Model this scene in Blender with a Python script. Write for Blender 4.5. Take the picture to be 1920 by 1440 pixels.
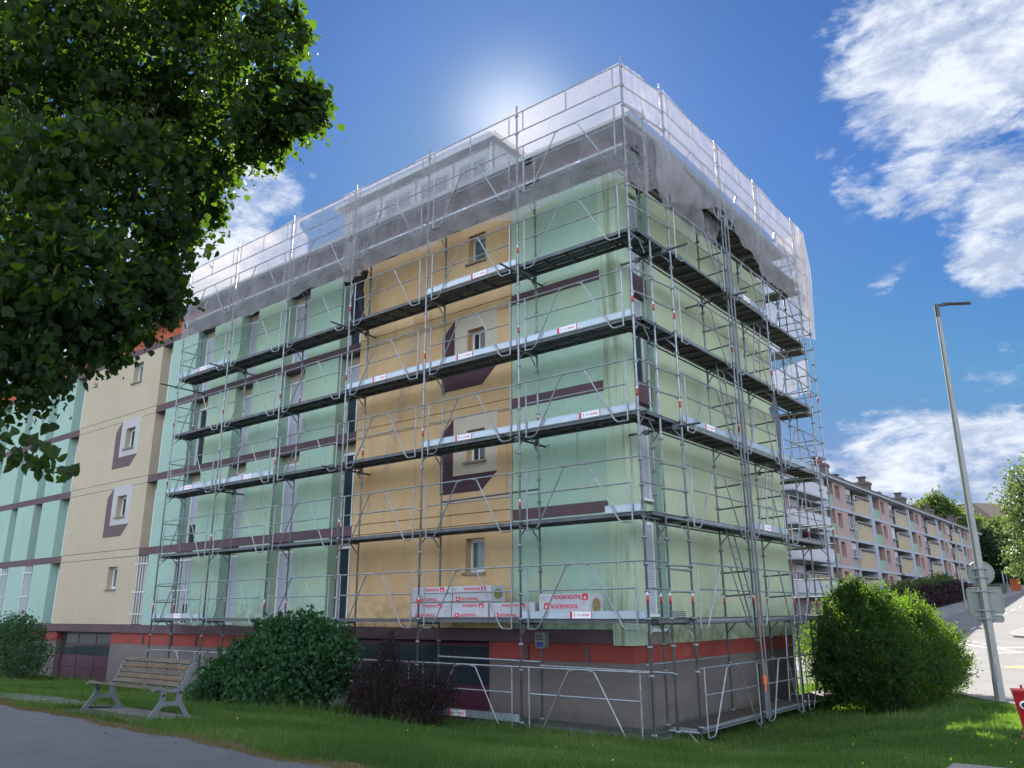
import bpy, bmesh, math, random
import numpy as np
from mathutils import Vector, Matrix, Euler
random.seed(7); RNG = np.random.default_rng(11)
R = math.radians
for o in list(bpy.data.objects): bpy.data.objects.remove(o)
S = bpy.context.scene
COL = S.collection

# ------------------------------------------------------------------ camera
CAM = Vector((7.611, -13.578, 2.150))
YAW, PITCH, ROLL = R(-38.5225), R(15.9388), R(-0.3405)
fw = Vector((math.sin(YAW)*math.cos(PITCH), math.cos(YAW)*math.cos(PITCH), math.sin(PITCH)))
rt = Vector((math.cos(YAW), -math.sin(YAW), 0)); up = rt.cross(fw)
c_, s_ = math.cos(ROLL), math.sin(ROLL)
r2 = c_*rt + s_*up; u2 = -s_*rt + c_*up
cd = bpy.data.cameras.new('camera'); co = bpy.data.objects.new('camera', cd); COL.objects.link(co)
cd.sensor_width = 36; cd.lens = 36*1492.975/1920; cd.clip_end = 3000; cd.clip_start = .05
mw = Matrix((r2, u2, -fw)).transposed().to_4x4(); mw.translation = CAM
co.matrix_world = mw
S.camera = co
S.render.resolution_x = 1024; S.render.resolution_y = 768

# ------------------------------------------------------------------ world, sun, exposure
SUN_AZ, SUN_EL = R(-38.3), R(33.8)
SKY_K, CLOUD_K, SUN_K, EXPO = .05, .72, 4.0, 1.9
S.view_settings.view_transform = 'Standard'; S.view_settings.look = 'None'
S.view_settings.gamma = 1; S.view_settings.use_curve_mapping = False
S.view_settings.exposure = EXPO
W = bpy.data.worlds.new('World'); S.world = W; W.use_nodes = True
nt = W.node_tree; nt.nodes.clear()
def N(t, **k):
    n = nt.nodes.new(t)
    for a, b in k.items(): setattr(n, a, b)
    return n
def L(a, b): nt.links.new(a, b)
out = N('ShaderNodeOutputWorld'); bg = N('ShaderNodeBackground'); L(bg.outputs[0], out.inputs[0])
bg.inputs['Strength'].default_value = SKY_K
sky = N('ShaderNodeTexSky', sky_type='NISHITA', sun_disc=False)
sky.sun_elevation = SUN_EL; sky.sun_rotation = SUN_AZ
sky.air_density = 1.0; sky.dust_density = .25; sky.ozone_density = 3.0; sky.altitude = 600
hs = N('ShaderNodeHueSaturation'); L(sky.outputs[0], hs.inputs['Color']); hs.inputs['Saturation'].default_value = 1.15
tint = N('ShaderNodeMix', data_type='RGBA', blend_type='MULTIPLY'); tint.inputs['Factor'].default_value = 1; tint.inputs['B'].default_value = (.33,.45,.60,1)
L(hs.outputs[0], tint.inputs['A'])
tc = N('ShaderNodeTexCoord')
def pxdir(x, y):
    d = r2*((x-960)/1492.975) - u2*((y-720)/1492.975) + fw
    return d.normalized()
def vmath(op, a, b=None):
    n = N('ShaderNodeVectorMath', operation=op)
    for i, v in enumerate((a, b)):
        if v is None: continue
        if hasattr(v, 'is_output'): L(v, n.inputs[i])
        else: n.inputs[i].default_value = v
    return n
def mth(op, a, b=None, clamp=False):
    n = N('ShaderNodeMath', operation=op); n.use_clamp = clamp
    for i, v in enumerate((a, b)):
        if v is None: continue
        if hasattr(v, 'is_output'): L(v, n.inputs[i])
        else: n.inputs[i].default_value = v
    return n.outputs[0]
D = vmath('NORMALIZE', tc.outputs['Generated']).outputs[0]
def noise(scale, detail, rough, vec, dist=0., w=None):
    n = N('ShaderNodeTexNoise'); n.inputs['Scale'].default_value = scale
    n.inputs['Detail'].default_value = detail; n.inputs['Roughness'].default_value = rough
    n.inputs['Distortion'].default_value = dist; L(vec, n.inputs['Vector']); return n
def ssm(v, a, b):
    n = N('ShaderNodeMapRange', interpolation_type='SMOOTHSTEP'); L(v, n.inputs[0])
    n.inputs[1].default_value = a; n.inputs[2].default_value = b
    n.inputs[3].default_value = 0; n.inputs[4].default_value = 1; return n.outputs[0]
# clouds: cells of cover (where clouds stand in the sky), broken up by fine noise
blobs = [(1900,40,280,.58),(1790,170,200,.56),(1680,270,120,.50),(1895,425,130,.56),(1570,345,70,.46),(1640,350,50,.42),(1800,400,80,.40),(1860,290,140,.30),
         (1890,520,50,.38),(1640,468,34,.30),(1620,522,40,.33),(1700,930,200,.46),(1870,870,180,.50),(1600,900,120,.40),(1910,645,34,.33),(1815,600,24,.34),(1700,690,50,.30),
         (500,390,90,.50),(440,460,100,.54),(390,490,110,.60),(600,345,36,.30),(300,520,140,.55),(40,640,150,.55),(560,440,50,.42),(1740,400,30,.42)]
warp = noise(5, 4, .55, D)
wv = vmath('MULTIPLY', vmath('SUBTRACT', warp.outputs['Color'], (.5,.5,.5)).outputs[0], (.16,.16,.16)).outputs[0]
DW = vmath('ADD', D, wv).outputs[0]
cover = None
for (x, y, rad, amp) in blobs:
    c = pxdir(x, y)
    dist = vmath('DISTANCE', DW, tuple(c)).outputs['Value']
    g = ssm(dist, rad/1493*1.5, rad/1493*.3)
    g = mth('MULTIPLY', g, amp)
    cover = g if cover is None else mth('MAXIMUM', cover, g)
# unseen broken cloud added all round outside the front gap, lifting the ambient
front = vmath('DOT_PRODUCT', D, tuple(fw)).outputs['Value']
away = ssm(front, .72, .35)
lf = noise(2.4, 3, .5, D)
gen = mth('MULTIPLY', mth('MULTIPLY', ssm(lf.outputs[0], .33, .56), away), .66)
cover = mth('MAXIMUM', cover, gen)
sx = N('ShaderNodeSeparateXYZ'); L(D, sx.inputs[0])
# flatten towards the horizon so low clouds read as bands
cmb = N('ShaderNodeCombineXYZ'); L(sx.outputs[0], cmb.inputs[0]); L(sx.outputs[1], cmb.inputs[1])
L(mth('MULTIPLY', sx.outputs[2], 2.2), cmb.inputs[2])
n1 = noise(8, 11, .66, cmb.outputs[0], .35)
n2 = noise(24, 8, .68, cmb.outputs[0], .2)
dens = mth('ADD', mth('MULTIPLY', n1.outputs[0], 1.05), mth('MULTIPLY', n2.outputs[0], .36))
dens = mth('ADD', dens, cover)
alpha = ssm(dens, 1.02, 1.27)
# cloud colour: bright tops, bluish grey bodies
shade = ssm(noise(13, 9, .66, vmath('ADD', cmb.outputs[0], (.02,.015,.03)).outputs[0], .3).outputs[0], .36, .62)
mixc = N('ShaderNodeMix', data_type='RGBA'); L(shade, mixc.inputs['Factor'])
mixc.inputs['A'].default_value = (3.7*CLOUD_K, 4.4*CLOUD_K, 5.8*CLOUD_K, 1); mixc.inputs['B'].default_value = (7.2*CLOUD_K, 7.6*CLOUD_K, 8.3*CLOUD_K, 1)
mx = N('ShaderNodeMix', data_type='RGBA'); L(mth('MULTIPLY', alpha, .93), mx.inputs['Factor'])
cap = vmath('MINIMUM', tint.outputs['Result'], (1.15, 1.9, 3.5)); L(cap.outputs[0], mx.inputs['A']); # clouds away from the sun, out of view, boosted as fill for shaded walls
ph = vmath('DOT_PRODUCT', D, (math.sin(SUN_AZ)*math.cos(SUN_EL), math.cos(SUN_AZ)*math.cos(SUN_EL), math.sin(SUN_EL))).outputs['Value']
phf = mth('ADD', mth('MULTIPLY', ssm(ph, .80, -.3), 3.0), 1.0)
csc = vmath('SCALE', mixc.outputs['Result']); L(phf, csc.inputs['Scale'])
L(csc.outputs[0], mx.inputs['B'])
# the aureole of bright air round the sun
sd = Vector((math.sin(SUN_AZ)*math.cos(SUN_EL), math.cos(SUN_AZ)*math.cos(SUN_EL), math.sin(SUN_EL)))
sdist = vmath('DISTANCE', D, tuple(sd)).outputs['Value']
glow = mth('POWER', ssm(sdist, .175, -.01), 3.0)
gm = N('ShaderNodeMix', data_type='RGBA', blend_type='ADD'); gm.inputs['Factor'].default_value = 1
gs = vmath('SCALE', (3.4, 3.2, 2.8)); L(glow, gs.inputs['Scale'])
L(mx.outputs['Result'], gm.inputs['A']); L(gs.outputs[0], gm.inputs['B'])
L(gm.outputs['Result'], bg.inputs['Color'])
sl = bpy.data.lights.new('sun', 'SUN'); sl.energy = SUN_K; sl.angle = R(.5); sl.color = (1, .93, .82)
so = bpy.data.objects.new('sun', sl); COL.objects.link(so)
so.rotation_euler = (-sd).to_track_quat('-Z', 'Y').to_euler(); so.location = (0, 0, 40)
try:
    S.cycles.max_bounces = 8; S.cycles.transparent_max_bounces = 24; S.cycles.diffuse_bounces = 4
except Exception: pass

# ------------------------------------------------------------------ materials
def material(name, col, rough=.7, metal=0., var=0., vscale=3., col2=None, bump=0., bscale=40., streak=None, blotch=None, spec=None, stretch=(1,1,1), coat=0., foot=None):
    m = bpy.data.materials.new(name); m.use_nodes = True; t = m.node_tree
    b = t.nodes['Principled BSDF']
    b.inputs['Roughness'].default_value = rough; b.inputs['Metallic'].default_value = metal
    if spec is not None: b.inputs['Specular IOR Level'].default_value = spec
    if coat: b.inputs['Coat Weight'].default_value = coat
    b.inputs['Base Color'].default_value = (*col, 1)
    geo = t.nodes.new('ShaderNodeNewGeometry')
    cur = None
    def nz(scale, detail=5, rough_=.6, st=(1,1,1)):
        mp = t.nodes.new('ShaderNodeMapping'); mp.inputs['Scale'].default_value = st
        t.links.new(geo.outputs['Position'], mp.inputs['Vector'])
        n = t.nodes.new('ShaderNodeTexNoise'); n.inputs['Scale'].default_value = scale
        n.inputs['Detail'].default_value = detail; n.inputs['Roughness'].default_value = rough_
        t.links.new(mp.outputs[0], n.inputs['Vector']); return n.outputs[0]
    def ramp(v, a, b_):
        n = t.nodes.new('ShaderNodeMapRange'); n.interpolation_type = 'SMOOTHSTEP'; t.links.new(v, n.inputs[0])
        n.inputs[1].default_value = a; n.inputs[2].default_value = b_; return n.outputs[0]
    def mixin(f, c, mult=1.):
        nonlocal cur
        x = t.nodes.new('ShaderNodeMix'); x.data_type = 'RGBA'
        if mult != 1.:
            q = t.nodes.new('ShaderNodeMath'); q.operation = 'MULTIPLY'; t.links.new(f, q.inputs[0]); q.inputs[1].default_value = mult; f = q.outputs[0]
        t.links.new(f, x.inputs['Factor'])
        if cur is None: x.inputs['A'].default_value = (*col, 1)
        else: t.links.new(cur, x.inputs['A'])
        x.inputs['B'].default_value = (*c, 1); cur = x.outputs['Result']
    if var or col2:
        c2 = col2 or tuple(v*(1-var) for v in col)
        mixin(ramp(nz(vscale, st=stretch), .38, .62), c2)
        mixin(ramp(nz(vscale*9, 3, st=stretch), .35, .7), tuple(v*.86 for v in c2), .35)
    if blotch: mixin(ramp(nz(blotch[1], 4), .42, .68), blotch[0], blotch[2])
    if streak: mixin(ramp(nz(1.6, 6, .65, (2.2, 2.2, .16)), streak[1], streak[1]+.14), streak[0], streak[2])
    if foot:   # algae and splash dirt climbing from the foot of the wall
        sp = t.nodes.new('ShaderNodeSeparateXYZ'); t.links.new(geo.outputs['Position'], sp.inputs[0])
        a_ = t.nodes.new('ShaderNodeMapRange'); t.links.new(sp.outputs[2], a_.inputs[0]); a_.inputs[1].default_value = foot[1]; a_.inputs[2].default_value = foot[2]; a_.inputs[3].default_value = 1; a_.inputs[4].default_value = 0
        q_ = t.nodes.new('ShaderNodeMath'); q_.operation = 'MULTIPLY'; t.links.new(a_.outputs[0], q_.inputs[0]); t.links.new(ramp(nz(3.5, 7, .75), .40, .62), q_.inputs[1])
        mixin(q_.outputs[0], foot[0], .8)
    if cur is not None: t.links.new(cur, b.inputs['Base Color'])
    if bump:
        bp = t.nodes.new('ShaderNodeBump'); bp.inputs['Strength'].default_value = bump; bp.inputs['Distance'].default_value = .02
        t.links.new(nz(bscale, 4, .7), bp.inputs['Height']); t.links.new(bp.outputs[0], b.inputs['Normal'])
    return m
M = {}
M['green'] = material('render_green', (.34,.51,.40), .85, var=.08, vscale=.6, bump=.35, bscale=70, blotch=((.43,.48,.30), .7, .5), streak=((.13,.20,.12), .60, .45), foot=((.07,.09,.05), 1.5, 2.9))
M['green_clean'] = material('render_green_clean', (.30,.44,.375), .85, var=.06, vscale=.5, bump=.35, bscale=70, streak=((.24,.40,.36), .66, .3))
M['green_gable'] = material('render_green_gable', (.43,.52,.35), .85, var=.06, vscale=.5, bump=.35, bscale=70, blotch=((.48,.50,.31), .6, .6), streak=((.25,.33,.19), .63, .35), foot=((.12,.15,.08), 1.4, 2.5))
M['pilaster'] = material('render_pilaster', (.39,.51,.38), .85, bump=.35, bscale=70, blotch=((.5,.58,.34), .8, .5), streak=((.10,.14,.08), .54, .65))
M['yellow'] = material('render_yellow', (.58,.405,.215), .88, var=.07, vscale=.7, bump=.35, bscale=70, blotch=((.50,.30,.14), .7, .55), streak=((.22,.16,.10), .60, .45), foot=((.13,.11,.06), 1.5, 2.8))
M['cream'] = material('render_cream', (.44,.375,.275), .88, var=.07, vscale=.6, bump=.35, bscale=70, streak=((.30,.24,.17), .62, .45), blotch=((.44,.36,.25), 1.2, .3))
M['purple'] = material('beam_purple', (.105,.062,.075), .8, var=.2, vscale=1.5, bump=.1, streak=((.05,.035,.04), .6, .5))
M['red'] = material('band_red', (.29,.05,.038), .85, var=.25, vscale=1., bump=.1, streak=((.14,.05,.045), .58, .5))
M['orange'] = material('fascia_orange', (.42,.09,.04), .85, var=.1)
M['base'] = material('base_grey', (.155,.135,.13), .9, foot=((.06,.075,.04), -.5, .5), var=.18, vscale=.9, bump=.3, bscale=30, stretch=(.4,.4,3), streak=((.15,.13,.125), .6, .5))
M['motif_grey'] = material('paint_grey', (.42,.41,.42), .85, var=.06, streak=((.36,.34,.33), .62, .4))
M['motif_purple'] = material('paint_purple', (.115,.075,.085), .85, var=.1)
M['door'] = material('door_purple', (.065,.010,.032), .55, var=.1, vscale=2)
M['white'] = material('white_frame', (.72,.74,.76), .4)
M['shutter'] = material('shutter_white', (.42,.45,.52), .5, var=.05)
_t = M['shutter'].node_tree; _g = _t.nodes.new('ShaderNodeNewGeometry'); _w = _t.nodes.new('ShaderNodeTexWave'); _w.bands_direction = 'Z'; _w.inputs['Scale'].default_value = 5.5
_t.links.new(_g.outputs['Position'], _w.inputs['Vector']); _b = _t.nodes.new('ShaderNodeBump'); _b.inputs['Strength'].default_value = .6; _b.inputs['Distance'].default_value = .012
_t.links.new(_w.outputs[1], _b.inputs['Height']); _t.links.new(_b.outputs[0], _t.nodes['Principled BSDF'].inputs['Normal'])
M['sill'] = material('sill_stone', (.3,.27,.22), .9, var=.3, vscale=4, streak=((.1,.09,.07), .5, .6))
M['dark'] = material('dark_recess', (.02,.02,.025), .9)
M['glass'] = material('window_glass', (.03,.045,.055), .06, var=.1)
M['glass'].node_tree.nodes['Principled BSDF'].inputs['Specular IOR Level'].default_value = .35
M['curtain'] = material('curtain_pane', (.12,.19,.20), .15, var=.25, vscale=5)
M['bars'] = material('bars_white', (.6,.62,.64), .45)
M['bracket'] = material('grey_roof', (.20,.20,.21), .8, var=.15)
M['pent'] = material('penthouse_grey', (.42,.42,.44), .8, var=.08)
M['zinc'] = material('zinc_gutter', (.35,.40,.42), .45, metal=.6, var=.1)
M['galv'] = material('galvanised', (.34,.37,.40), .45, metal=.7, var=.18, vscale=6, col2=(.24,.265,.29), bump=.05)
M['galv_dull'] = material('galvanised_dull', (.16,.175,.19), .55, metal=.6, var=.25, vscale=5)
M['tube_dark'] = material('tube_dark', (.10,.11,.12), .55, metal=.5, var=.3)
M['sleeve_red'] = material('sleeve_red', (.38,.05,.045), .55)
M['sleeve_white'] = material('sleeve_white', (.75,.76,.78), .5)
M['toe'] = material('toe_board_alu', (.40,.47,.53), .38, metal=.55, var=.12, vscale=2.5)
M['sticker'] = material('sticker_white', (.78,.79,.82), .5)
M['logo_red'] = material('logo_red', (.55,.02,.05), .5)
M['logo_blue'] = material('logo_blue', (.02,.03,.10), .5)
M['logo_grey'] = material('logo_grey', (.25,.28,.36), .5)
M['ply'] = material('deck_plywood', (.055,.045,.04), .8, var=.3, vscale=3)
M['steel_deck'] = material('steel_deck', (.13,.145,.16), .55, metal=.55, var=.3, vscale=4)
M['alu_deck'] = material('alu_deck', (.27,.30,.32), .5, metal=.6, var=.2, vscale=4)
M['film'] = material('pack_film', (.43,.45,.49), .3, var=.08, vscale=6, bump=.5, bscale=9)
M['wool'] = material('rock_wool', (.30,.24,.10), .95, var=.3, vscale=30, bump=.5, bscale=120)
M['wood'] = material('bench_wood', (.135,.088,.045), .75, col2=(.085,.055,.03), vscale=3, stretch=(1,8,8), bump=.3, bscale=30)
M['wood_grey'] = material('bench_wood_weathered', (.13,.108,.082), .85, col2=(.085,.068,.05), vscale=3, stretch=(1,8,8), bump=.3, bscale=30)
M['cast'] = material('cast_iron_grey', (.14,.155,.17), .42, metal=.25, var=.12, vscale=8)
M['concrete'] = material('concrete', (.24,.235,.22), .92, var=.3, vscale=2.5, bump=.4, bscale=25)
M['asphalt_path'] = material('asphalt_path', (.155,.158,.168), .9, var=.12, vscale=.8, bump=.8, bscale=110, blotch=((.11,.112,.118), 2.2, .5), streak=((.20,.20,.205), .62, .5))
M['asphalt'] = material('asphalt_road', (.145,.143,.145), .9, var=.16, vscale=.5, bump=.35, bscale=90)
M['pavement'] = material('pavement', (.20,.195,.19), .9, var=.12, vscale=1.)
M['mark'] = material('road_paint', (.62,.62,.6), .8, var=.35, vscale=2)
M['mark_y'] = material('road_paint_yellow', (.55,.42,.1), .8, var=.35, vscale=2)
M['bark'] = material('bark', (.09,.07,.055), .95, var=.3, vscale=8, bump=.6, bscale=30)
M['pole'] = material('lamp_pole', (.27,.28,.27), .55, metal=.4, var=.12, vscale=2)
M['pole_dark'] = material('lamp_head_dark', (.06,.065,.075), .5, metal=.3)
M['sign_back'] = material('sign_back', (.27,.30,.28), .5, metal=.4, var=.1)
M['hydrant'] = material('hydrant_red', (.30,.008,.016), .28, var=.1, coat=.4)
M['black'] = material('black_cloth', (.012,.012,.015), .9)
M['navy'] = material('work_trousers', (.015,.017,.032), .9, col2=(.02,.022,.04), vscale=20)
M['skin'] = material('skin', (.45,.27,.19), .6); M['box_grey'] = material('box_grey', (.13,.145,.145), .6)
M['helmet'] = material('hair_brown', (.05,.03,.02), .7)
M['tarp'] = material('grey_tarp', (.07,.085,.10), .6, var=.3)
M['blue'] = material('socket_blue', (.01,.025,.16), .5)
M['orange_rope'] = material('orange_rope', (.65,.13,.03), .7)
M['dandelion'] = material('dandelion_yellow', (.8,.6,.02), .8)
M['pink'] = material('render_pink', (.34,.24,.22), .88, var=.05, vscale=.4, streak=((.40,.26,.24), .62, .3))
M['fyellow'] = material('render_far_yellow', (.37,.30,.195), .88, var=.07, vscale=.4, streak=((.42,.32,.17), .6, .4))
M['fband'] = material('far_band', (.30,.325,.38), .8)
M['floggia'] = material('far_loggia', (.20,.11,.10), .9)
M['fgreen'] = material('far_parapet_green', (.20,.30,.22), .8)
M['fgreen2'] = material('far_parapet_dark_green', (.03,.16,.11), .8)
M['fmauve'] = material('far_mauve', (.27,.24,.27), .9)
M['fwin'] = material('far_window', (.10,.11,.14), .3)
M['fbalc'] = material('far_balcony_white', (.42,.42,.46), .8)
M['froof'] = material('far_roof', (.13,.10,.085), .9, var=.2)
M['chim'] = material('chimney', (.10,.085,.085), .9, var=.2)
M['hroof'] = material('hill_roof', (.20,.15,.12), .9)

def leafmat(name, cols, trans=.45, tcol=(.25,.38,.03), rough=.5):
    m = bpy.data.materials.new(name); m.use_nodes = True; t = m.node_tree; t.nodes.clear()
    o = t.nodes.new('ShaderNodeOutputMaterial'); b = t.nodes.new('ShaderNodeBsdfPrincipled')
    a = t.nodes.new('ShaderNodeAttribute'); a.attribute_name = 'rnd'
    rp = t.nodes.new('ShaderNodeValToRGB'); t.links.new(a.outputs['Fac'], rp.inputs[0])
    el = rp.color_ramp.elements
    while len(el) < len(cols): el.new(.5)
    for i, c in enumerate(cols): el[i].position = i/(len(cols)-1); el[i].color = (*c, 1)
    t.links.new(rp.outputs[0], b.inputs['Base Color']); b.inputs['Roughness'].default_value = rough
    b.inputs['Specular IOR Level'].default_value = .18
    tr = t.nodes.new('ShaderNodeBsdfTranslucent'); tr.inputs[0].default_value = (*tcol, 1)
    mx = t.nodes.new('ShaderNodeMixShader'); mx.inputs[0].default_value = trans
    t.links.new(b.outputs[0], mx.inputs[1]); t.links.new(tr.outputs[0], mx.inputs[2]); t.links.new(mx.outputs[0], o.inputs[0])
    return m
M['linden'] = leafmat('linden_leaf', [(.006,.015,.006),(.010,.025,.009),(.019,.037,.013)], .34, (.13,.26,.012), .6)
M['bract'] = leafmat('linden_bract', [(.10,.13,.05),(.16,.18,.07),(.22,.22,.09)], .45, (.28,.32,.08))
M['shrubleaf'] = leafmat('shrub_leaf', [(.014,.045,.022),(.022,.07,.03),(.035,.095,.045)], .3, (.08,.2,.03))
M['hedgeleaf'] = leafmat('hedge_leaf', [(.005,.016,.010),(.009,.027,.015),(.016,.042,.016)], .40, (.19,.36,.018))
M['barberry'] = leafmat('barberry_leaf', [(.012,.008,.012),(.025,.012,.018),(.02,.03,.015)], .2, (.08,.02,.03))
M['fartree'] = leafmat('far_tree_leaf', [(.03,.055,.02),(.048,.08,.028),(.075,.11,.035)], .35, (.17,.25,.04))
M['darktree'] = leafmat('dark_tree_leaf', [(.008,.02,.012),(.015,.032,.016),(.022,.045,.02)], .2, (.05,.1,.02))
M['paletree'] = leafmat('pale_tree_leaf', [(.035,.065,.025),(.065,.105,.042),(.12,.155,.07)], .36, (.17,.25,.06))
M['grass'] = leafmat('grass_blade', [(.028,.066,.020),(.056,.118,.034),(.125,.18,.06)], .40, (.20,.36,.03), .6)
M['drygrass'] = leafmat('dry_grass_blade', [(.16,.13,.06),(.20,.16,.08),(.10,.10,.035)], .3, (.3,.25,.08), .7)

def netmat():
    m = bpy.data.materials.new('debris_net_mesh'); m.use_nodes = True; t = m.node_tree; t.nodes.clear()
    o = t.nodes.new('ShaderNodeOutputMaterial')
    tr = t.nodes.new('ShaderNodeBsdfTransparent'); df = t.nodes.new('ShaderNodeBsdfDiffuse'); tl = t.nodes.new('ShaderNodeBsdfTranslucent')
    df.inputs[0].default_value = (.50,.50,.54,1); tl.inputs[0].default_value = (.46,.40,.39,1)
    a = t.nodes.new('ShaderNodeMixShader'); a.inputs[0].default_value = .5
    t.links.new(df.outputs[0], a.inputs[1]); t.links.new(tl.outputs[0], a.inputs[2])
    geo = t.nodes.new('ShaderNodeNewGeometry')
    n = t.nodes.new('ShaderNodeTexNoise'); n.inputs['Scale'].default_value = 1.3; n.inputs['Detail'].default_value = 6; n.inputs['Distortion'].default_value = 1.2
    t.links.new(geo.outputs['Position'], n.inputs['Vector'])
    mr = t.nodes.new('ShaderNodeMapRange'); t.links.new(n.outputs[0], mr.inputs[0])
    mr.inputs[1].default_value = .3; mr.inputs[2].default_value = .7; mr.inputs[3].default_value = .26; mr.inputs[4].default_value = .46
    n2 = t.nodes.new('ShaderNodeTexNoise'); n2.inputs['Scale'].default_value = 7; n2.inputs['Detail'].default_value = 8; n2.inputs['Roughness'].default_value = .7; n2.inputs['Distortion'].default_value = 2.
    mp = t.nodes.new('ShaderNodeMapping'); mp.inputs['Scale'].default_value = (1,1,.35); t.links.new(geo.outputs['Position'], mp.inputs['Vector']); t.links.new(mp.outputs[0], n2.inputs['Vector'])
    mr2 = t.nodes.new('ShaderNodeMapRange'); t.links.new(n2.outputs[0], mr2.inputs[0]); mr2.inputs[1].default_value = .3; mr2.inputs[2].default_value = .7; mr2.inputs[3].default_value = -.03; mr2.inputs[4].default_value = .03
    sm_ = t.nodes.new('ShaderNodeMath'); sm_.operation = 'ADD'; t.links.new(mr.outputs[0], sm_.inputs[0]); t.links.new(mr2.outputs[0], sm_.inputs[1]); mr = sm_
    # weave: seen edge-on the mesh closes up
    lw = t.nodes.new('ShaderNodeLayerWeight'); lw.inputs[0].default_value = .35
    ad = t.nodes.new('ShaderNodeMath'); ad.operation = 'MULTIPLY_ADD'; t.links.new(lw.outputs['Facing'], ad.inputs[0]); ad.inputs[1].default_value = .25; t.links.new(mr.outputs[0], ad.inputs[2])
    b = t.nodes.new('ShaderNodeMixShader'); t.links.new(ad.outputs[0], b.inputs[0])
    t.links.new(tr.outputs[0], b.inputs[1]); t.links.new(a.outputs[0], b.inputs[2]); t.links.new(b.outputs[0], o.inputs[0])
    return m
M['net'] = netmat()
def perf_mat():
    m = material('perforated_steel', (.10,.11,.12), .6, metal=.5, var=.3)
    t = m.node_tree; b = t.nodes['Principled BSDF']
    geo = t.nodes.new('ShaderNodeNewGeometry'); sp = t.nodes.new('ShaderNodeSeparateXYZ'); t.links.new(geo.outputs['Position'], sp.inputs[0])
    def fr(out_, k, lo):
        a = t.nodes.new('ShaderNodeMath'); a.operation = 'MULTIPLY'; t.links.new(out_, a.inputs[0]); a.inputs[1].default_value = k
        f = t.nodes.new('ShaderNodeMath'); f.operation = 'FRACT'; t.links.new(a.outputs[0], f.inputs[0])
        g = t.nodes.new('ShaderNodeMath'); g.operation = 'GREATER_THAN'; t.links.new(f.outputs[0], g.inputs[0]); g.inputs[1].default_value = lo
        return g.outputs[0]
    mu = t.nodes.new('ShaderNodeMath'); mu.operation = 'MULTIPLY'
    t.links.new(fr(sp.outputs[0], 14, .55), mu.inputs[0]); t.links.new(fr(sp.outputs[1], 6.2, .62), mu.inputs[1])
    mu2 = t.nodes.new('ShaderNodeMath'); mu2.operation = 'MULTIPLY_ADD'; t.links.new(mu.outputs[0], mu2.inputs[0]); mu2.inputs[1].default_value = -1; mu2.inputs[2].default_value = 1
    t.links.new(mu2.outputs[0], b.inputs['Alpha'])
    return m
M['perf'] = perf_mat()

# ------------------------------------------------------------------ builders
class MB:
    def __init__(s): s.v = []; s.f = []; s.m = []; s.mats = []
    def mi(s, mat):
        if mat not in s.mats: s.mats.append(mat)
        return s.mats.index(mat)
    def box(s, x0, x1, y0, y1, z0, z1, mat='galv'):
        k = len(s.v); i = s.mi(mat)
        s.v += [(x, y, z) for x in (x0, x1) for y in (y0, y1) for z in (z0, z1)]
        for q in ((0,1,3,2),(4,6,7,5),(0,4,5,1),(2,3,7,6),(0,2,6,4),(1,5,7,3)):
            s.f.append(tuple(k+a for a in q)); s.m.append(i)
        return s
    def tube(s, p, q, r, mat='galv', n=8, r1=None, cap=True):
        p = Vector(p); q = Vector(q); d = (q-p).normalized(); r1 = r if r1 is None else r1
        a = d.orthogonal().normalized(); b = d.cross(a); k = len(s.v); i = s.mi(mat)
        for j in range(n):
            t = 2*math.pi*j/n; w = a*math.cos(t)+b*math.sin(t)
            s.v.append(tuple(p+w*r)); s.v.append(tuple(q+w*r1))
        for j in range(n):
            e = (j+1) % n; s.f.append((k+2*j, k+2*e, k+2*e+1, k+2*j+1)); s.m.append(i)
        if cap:
            s.f.append(tuple(k+2*j for j in reversed(range(n)))); s.m.append(i)
            s.f.append(tuple(k+2*j+1 for j in range(n))); s.m.append(i)
        return s
    def path(s, pts, r, mat='galv', n=6):
        for a, b in zip(pts, pts[1:]): s.tube(a, b, r, mat, n)
        return s
    def poly(s, pts, mat):
        k = len(s.v); s.v += [tuple(p) for p in pts]; s.f.append(tuple(range(k, k+len(pts)))); s.m.append(s.mi(mat)); return s
    def prism(s, pts2, y0, y1, mat, axis='y'):
        k = len(s.v); n = len(pts2); i = s.mi(mat)
        def P(a, b, c): return (a, c, b) if axis == 'y' else ((c, a, b) if axis == 'x' else (a, b, c))
        s.v += [P(a, b, y0) for a, b in pts2]; s.v += [P(a, b, y1) for a, b in pts2]
        s.f.append(tuple(range(k, k+n))); s.m.append(i); s.f.append(tuple(reversed(range(k+n, k+2*n)))); s.m.append(i)
        for j in range(n):
            e = (j+1) % n; s.f.append((k+j, k+n+j, k+n+e, k+e)); s.m.append(i)
        return s
    def mesh(s, name, smooth=False):
        me = bpy.data.meshes.new(name); me.from_pydata(s.v, [], s.f)
        for mt in s.mats: me.materials.append(M[mt] if isinstance(mt, str) else mt)
        me.polygons.foreach_set('material_index', s.m)
        if smooth: me.polygons.foreach_set('use_smooth', [True]*len(me.polygons))
        me.update(); bm = bmesh.new(); bm.from_mesh(me); bmesh.ops.recalc_face_normals(bm, faces=bm.faces); bm.to_mesh(me); bm.free()
        return me
def obj(name, me, parent=None, loc=None, rot=None, **props):
    if isinstance(me, MB): me = me.mesh(name)
    o = bpy.data.objects.new(name, me); COL.objects.link(o)
    if parent: o.parent = parent
    if loc: o.location = loc
    if rot: o.rotation_euler = rot
    for k, v in props.items(): o[k] = v
    return o
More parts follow.
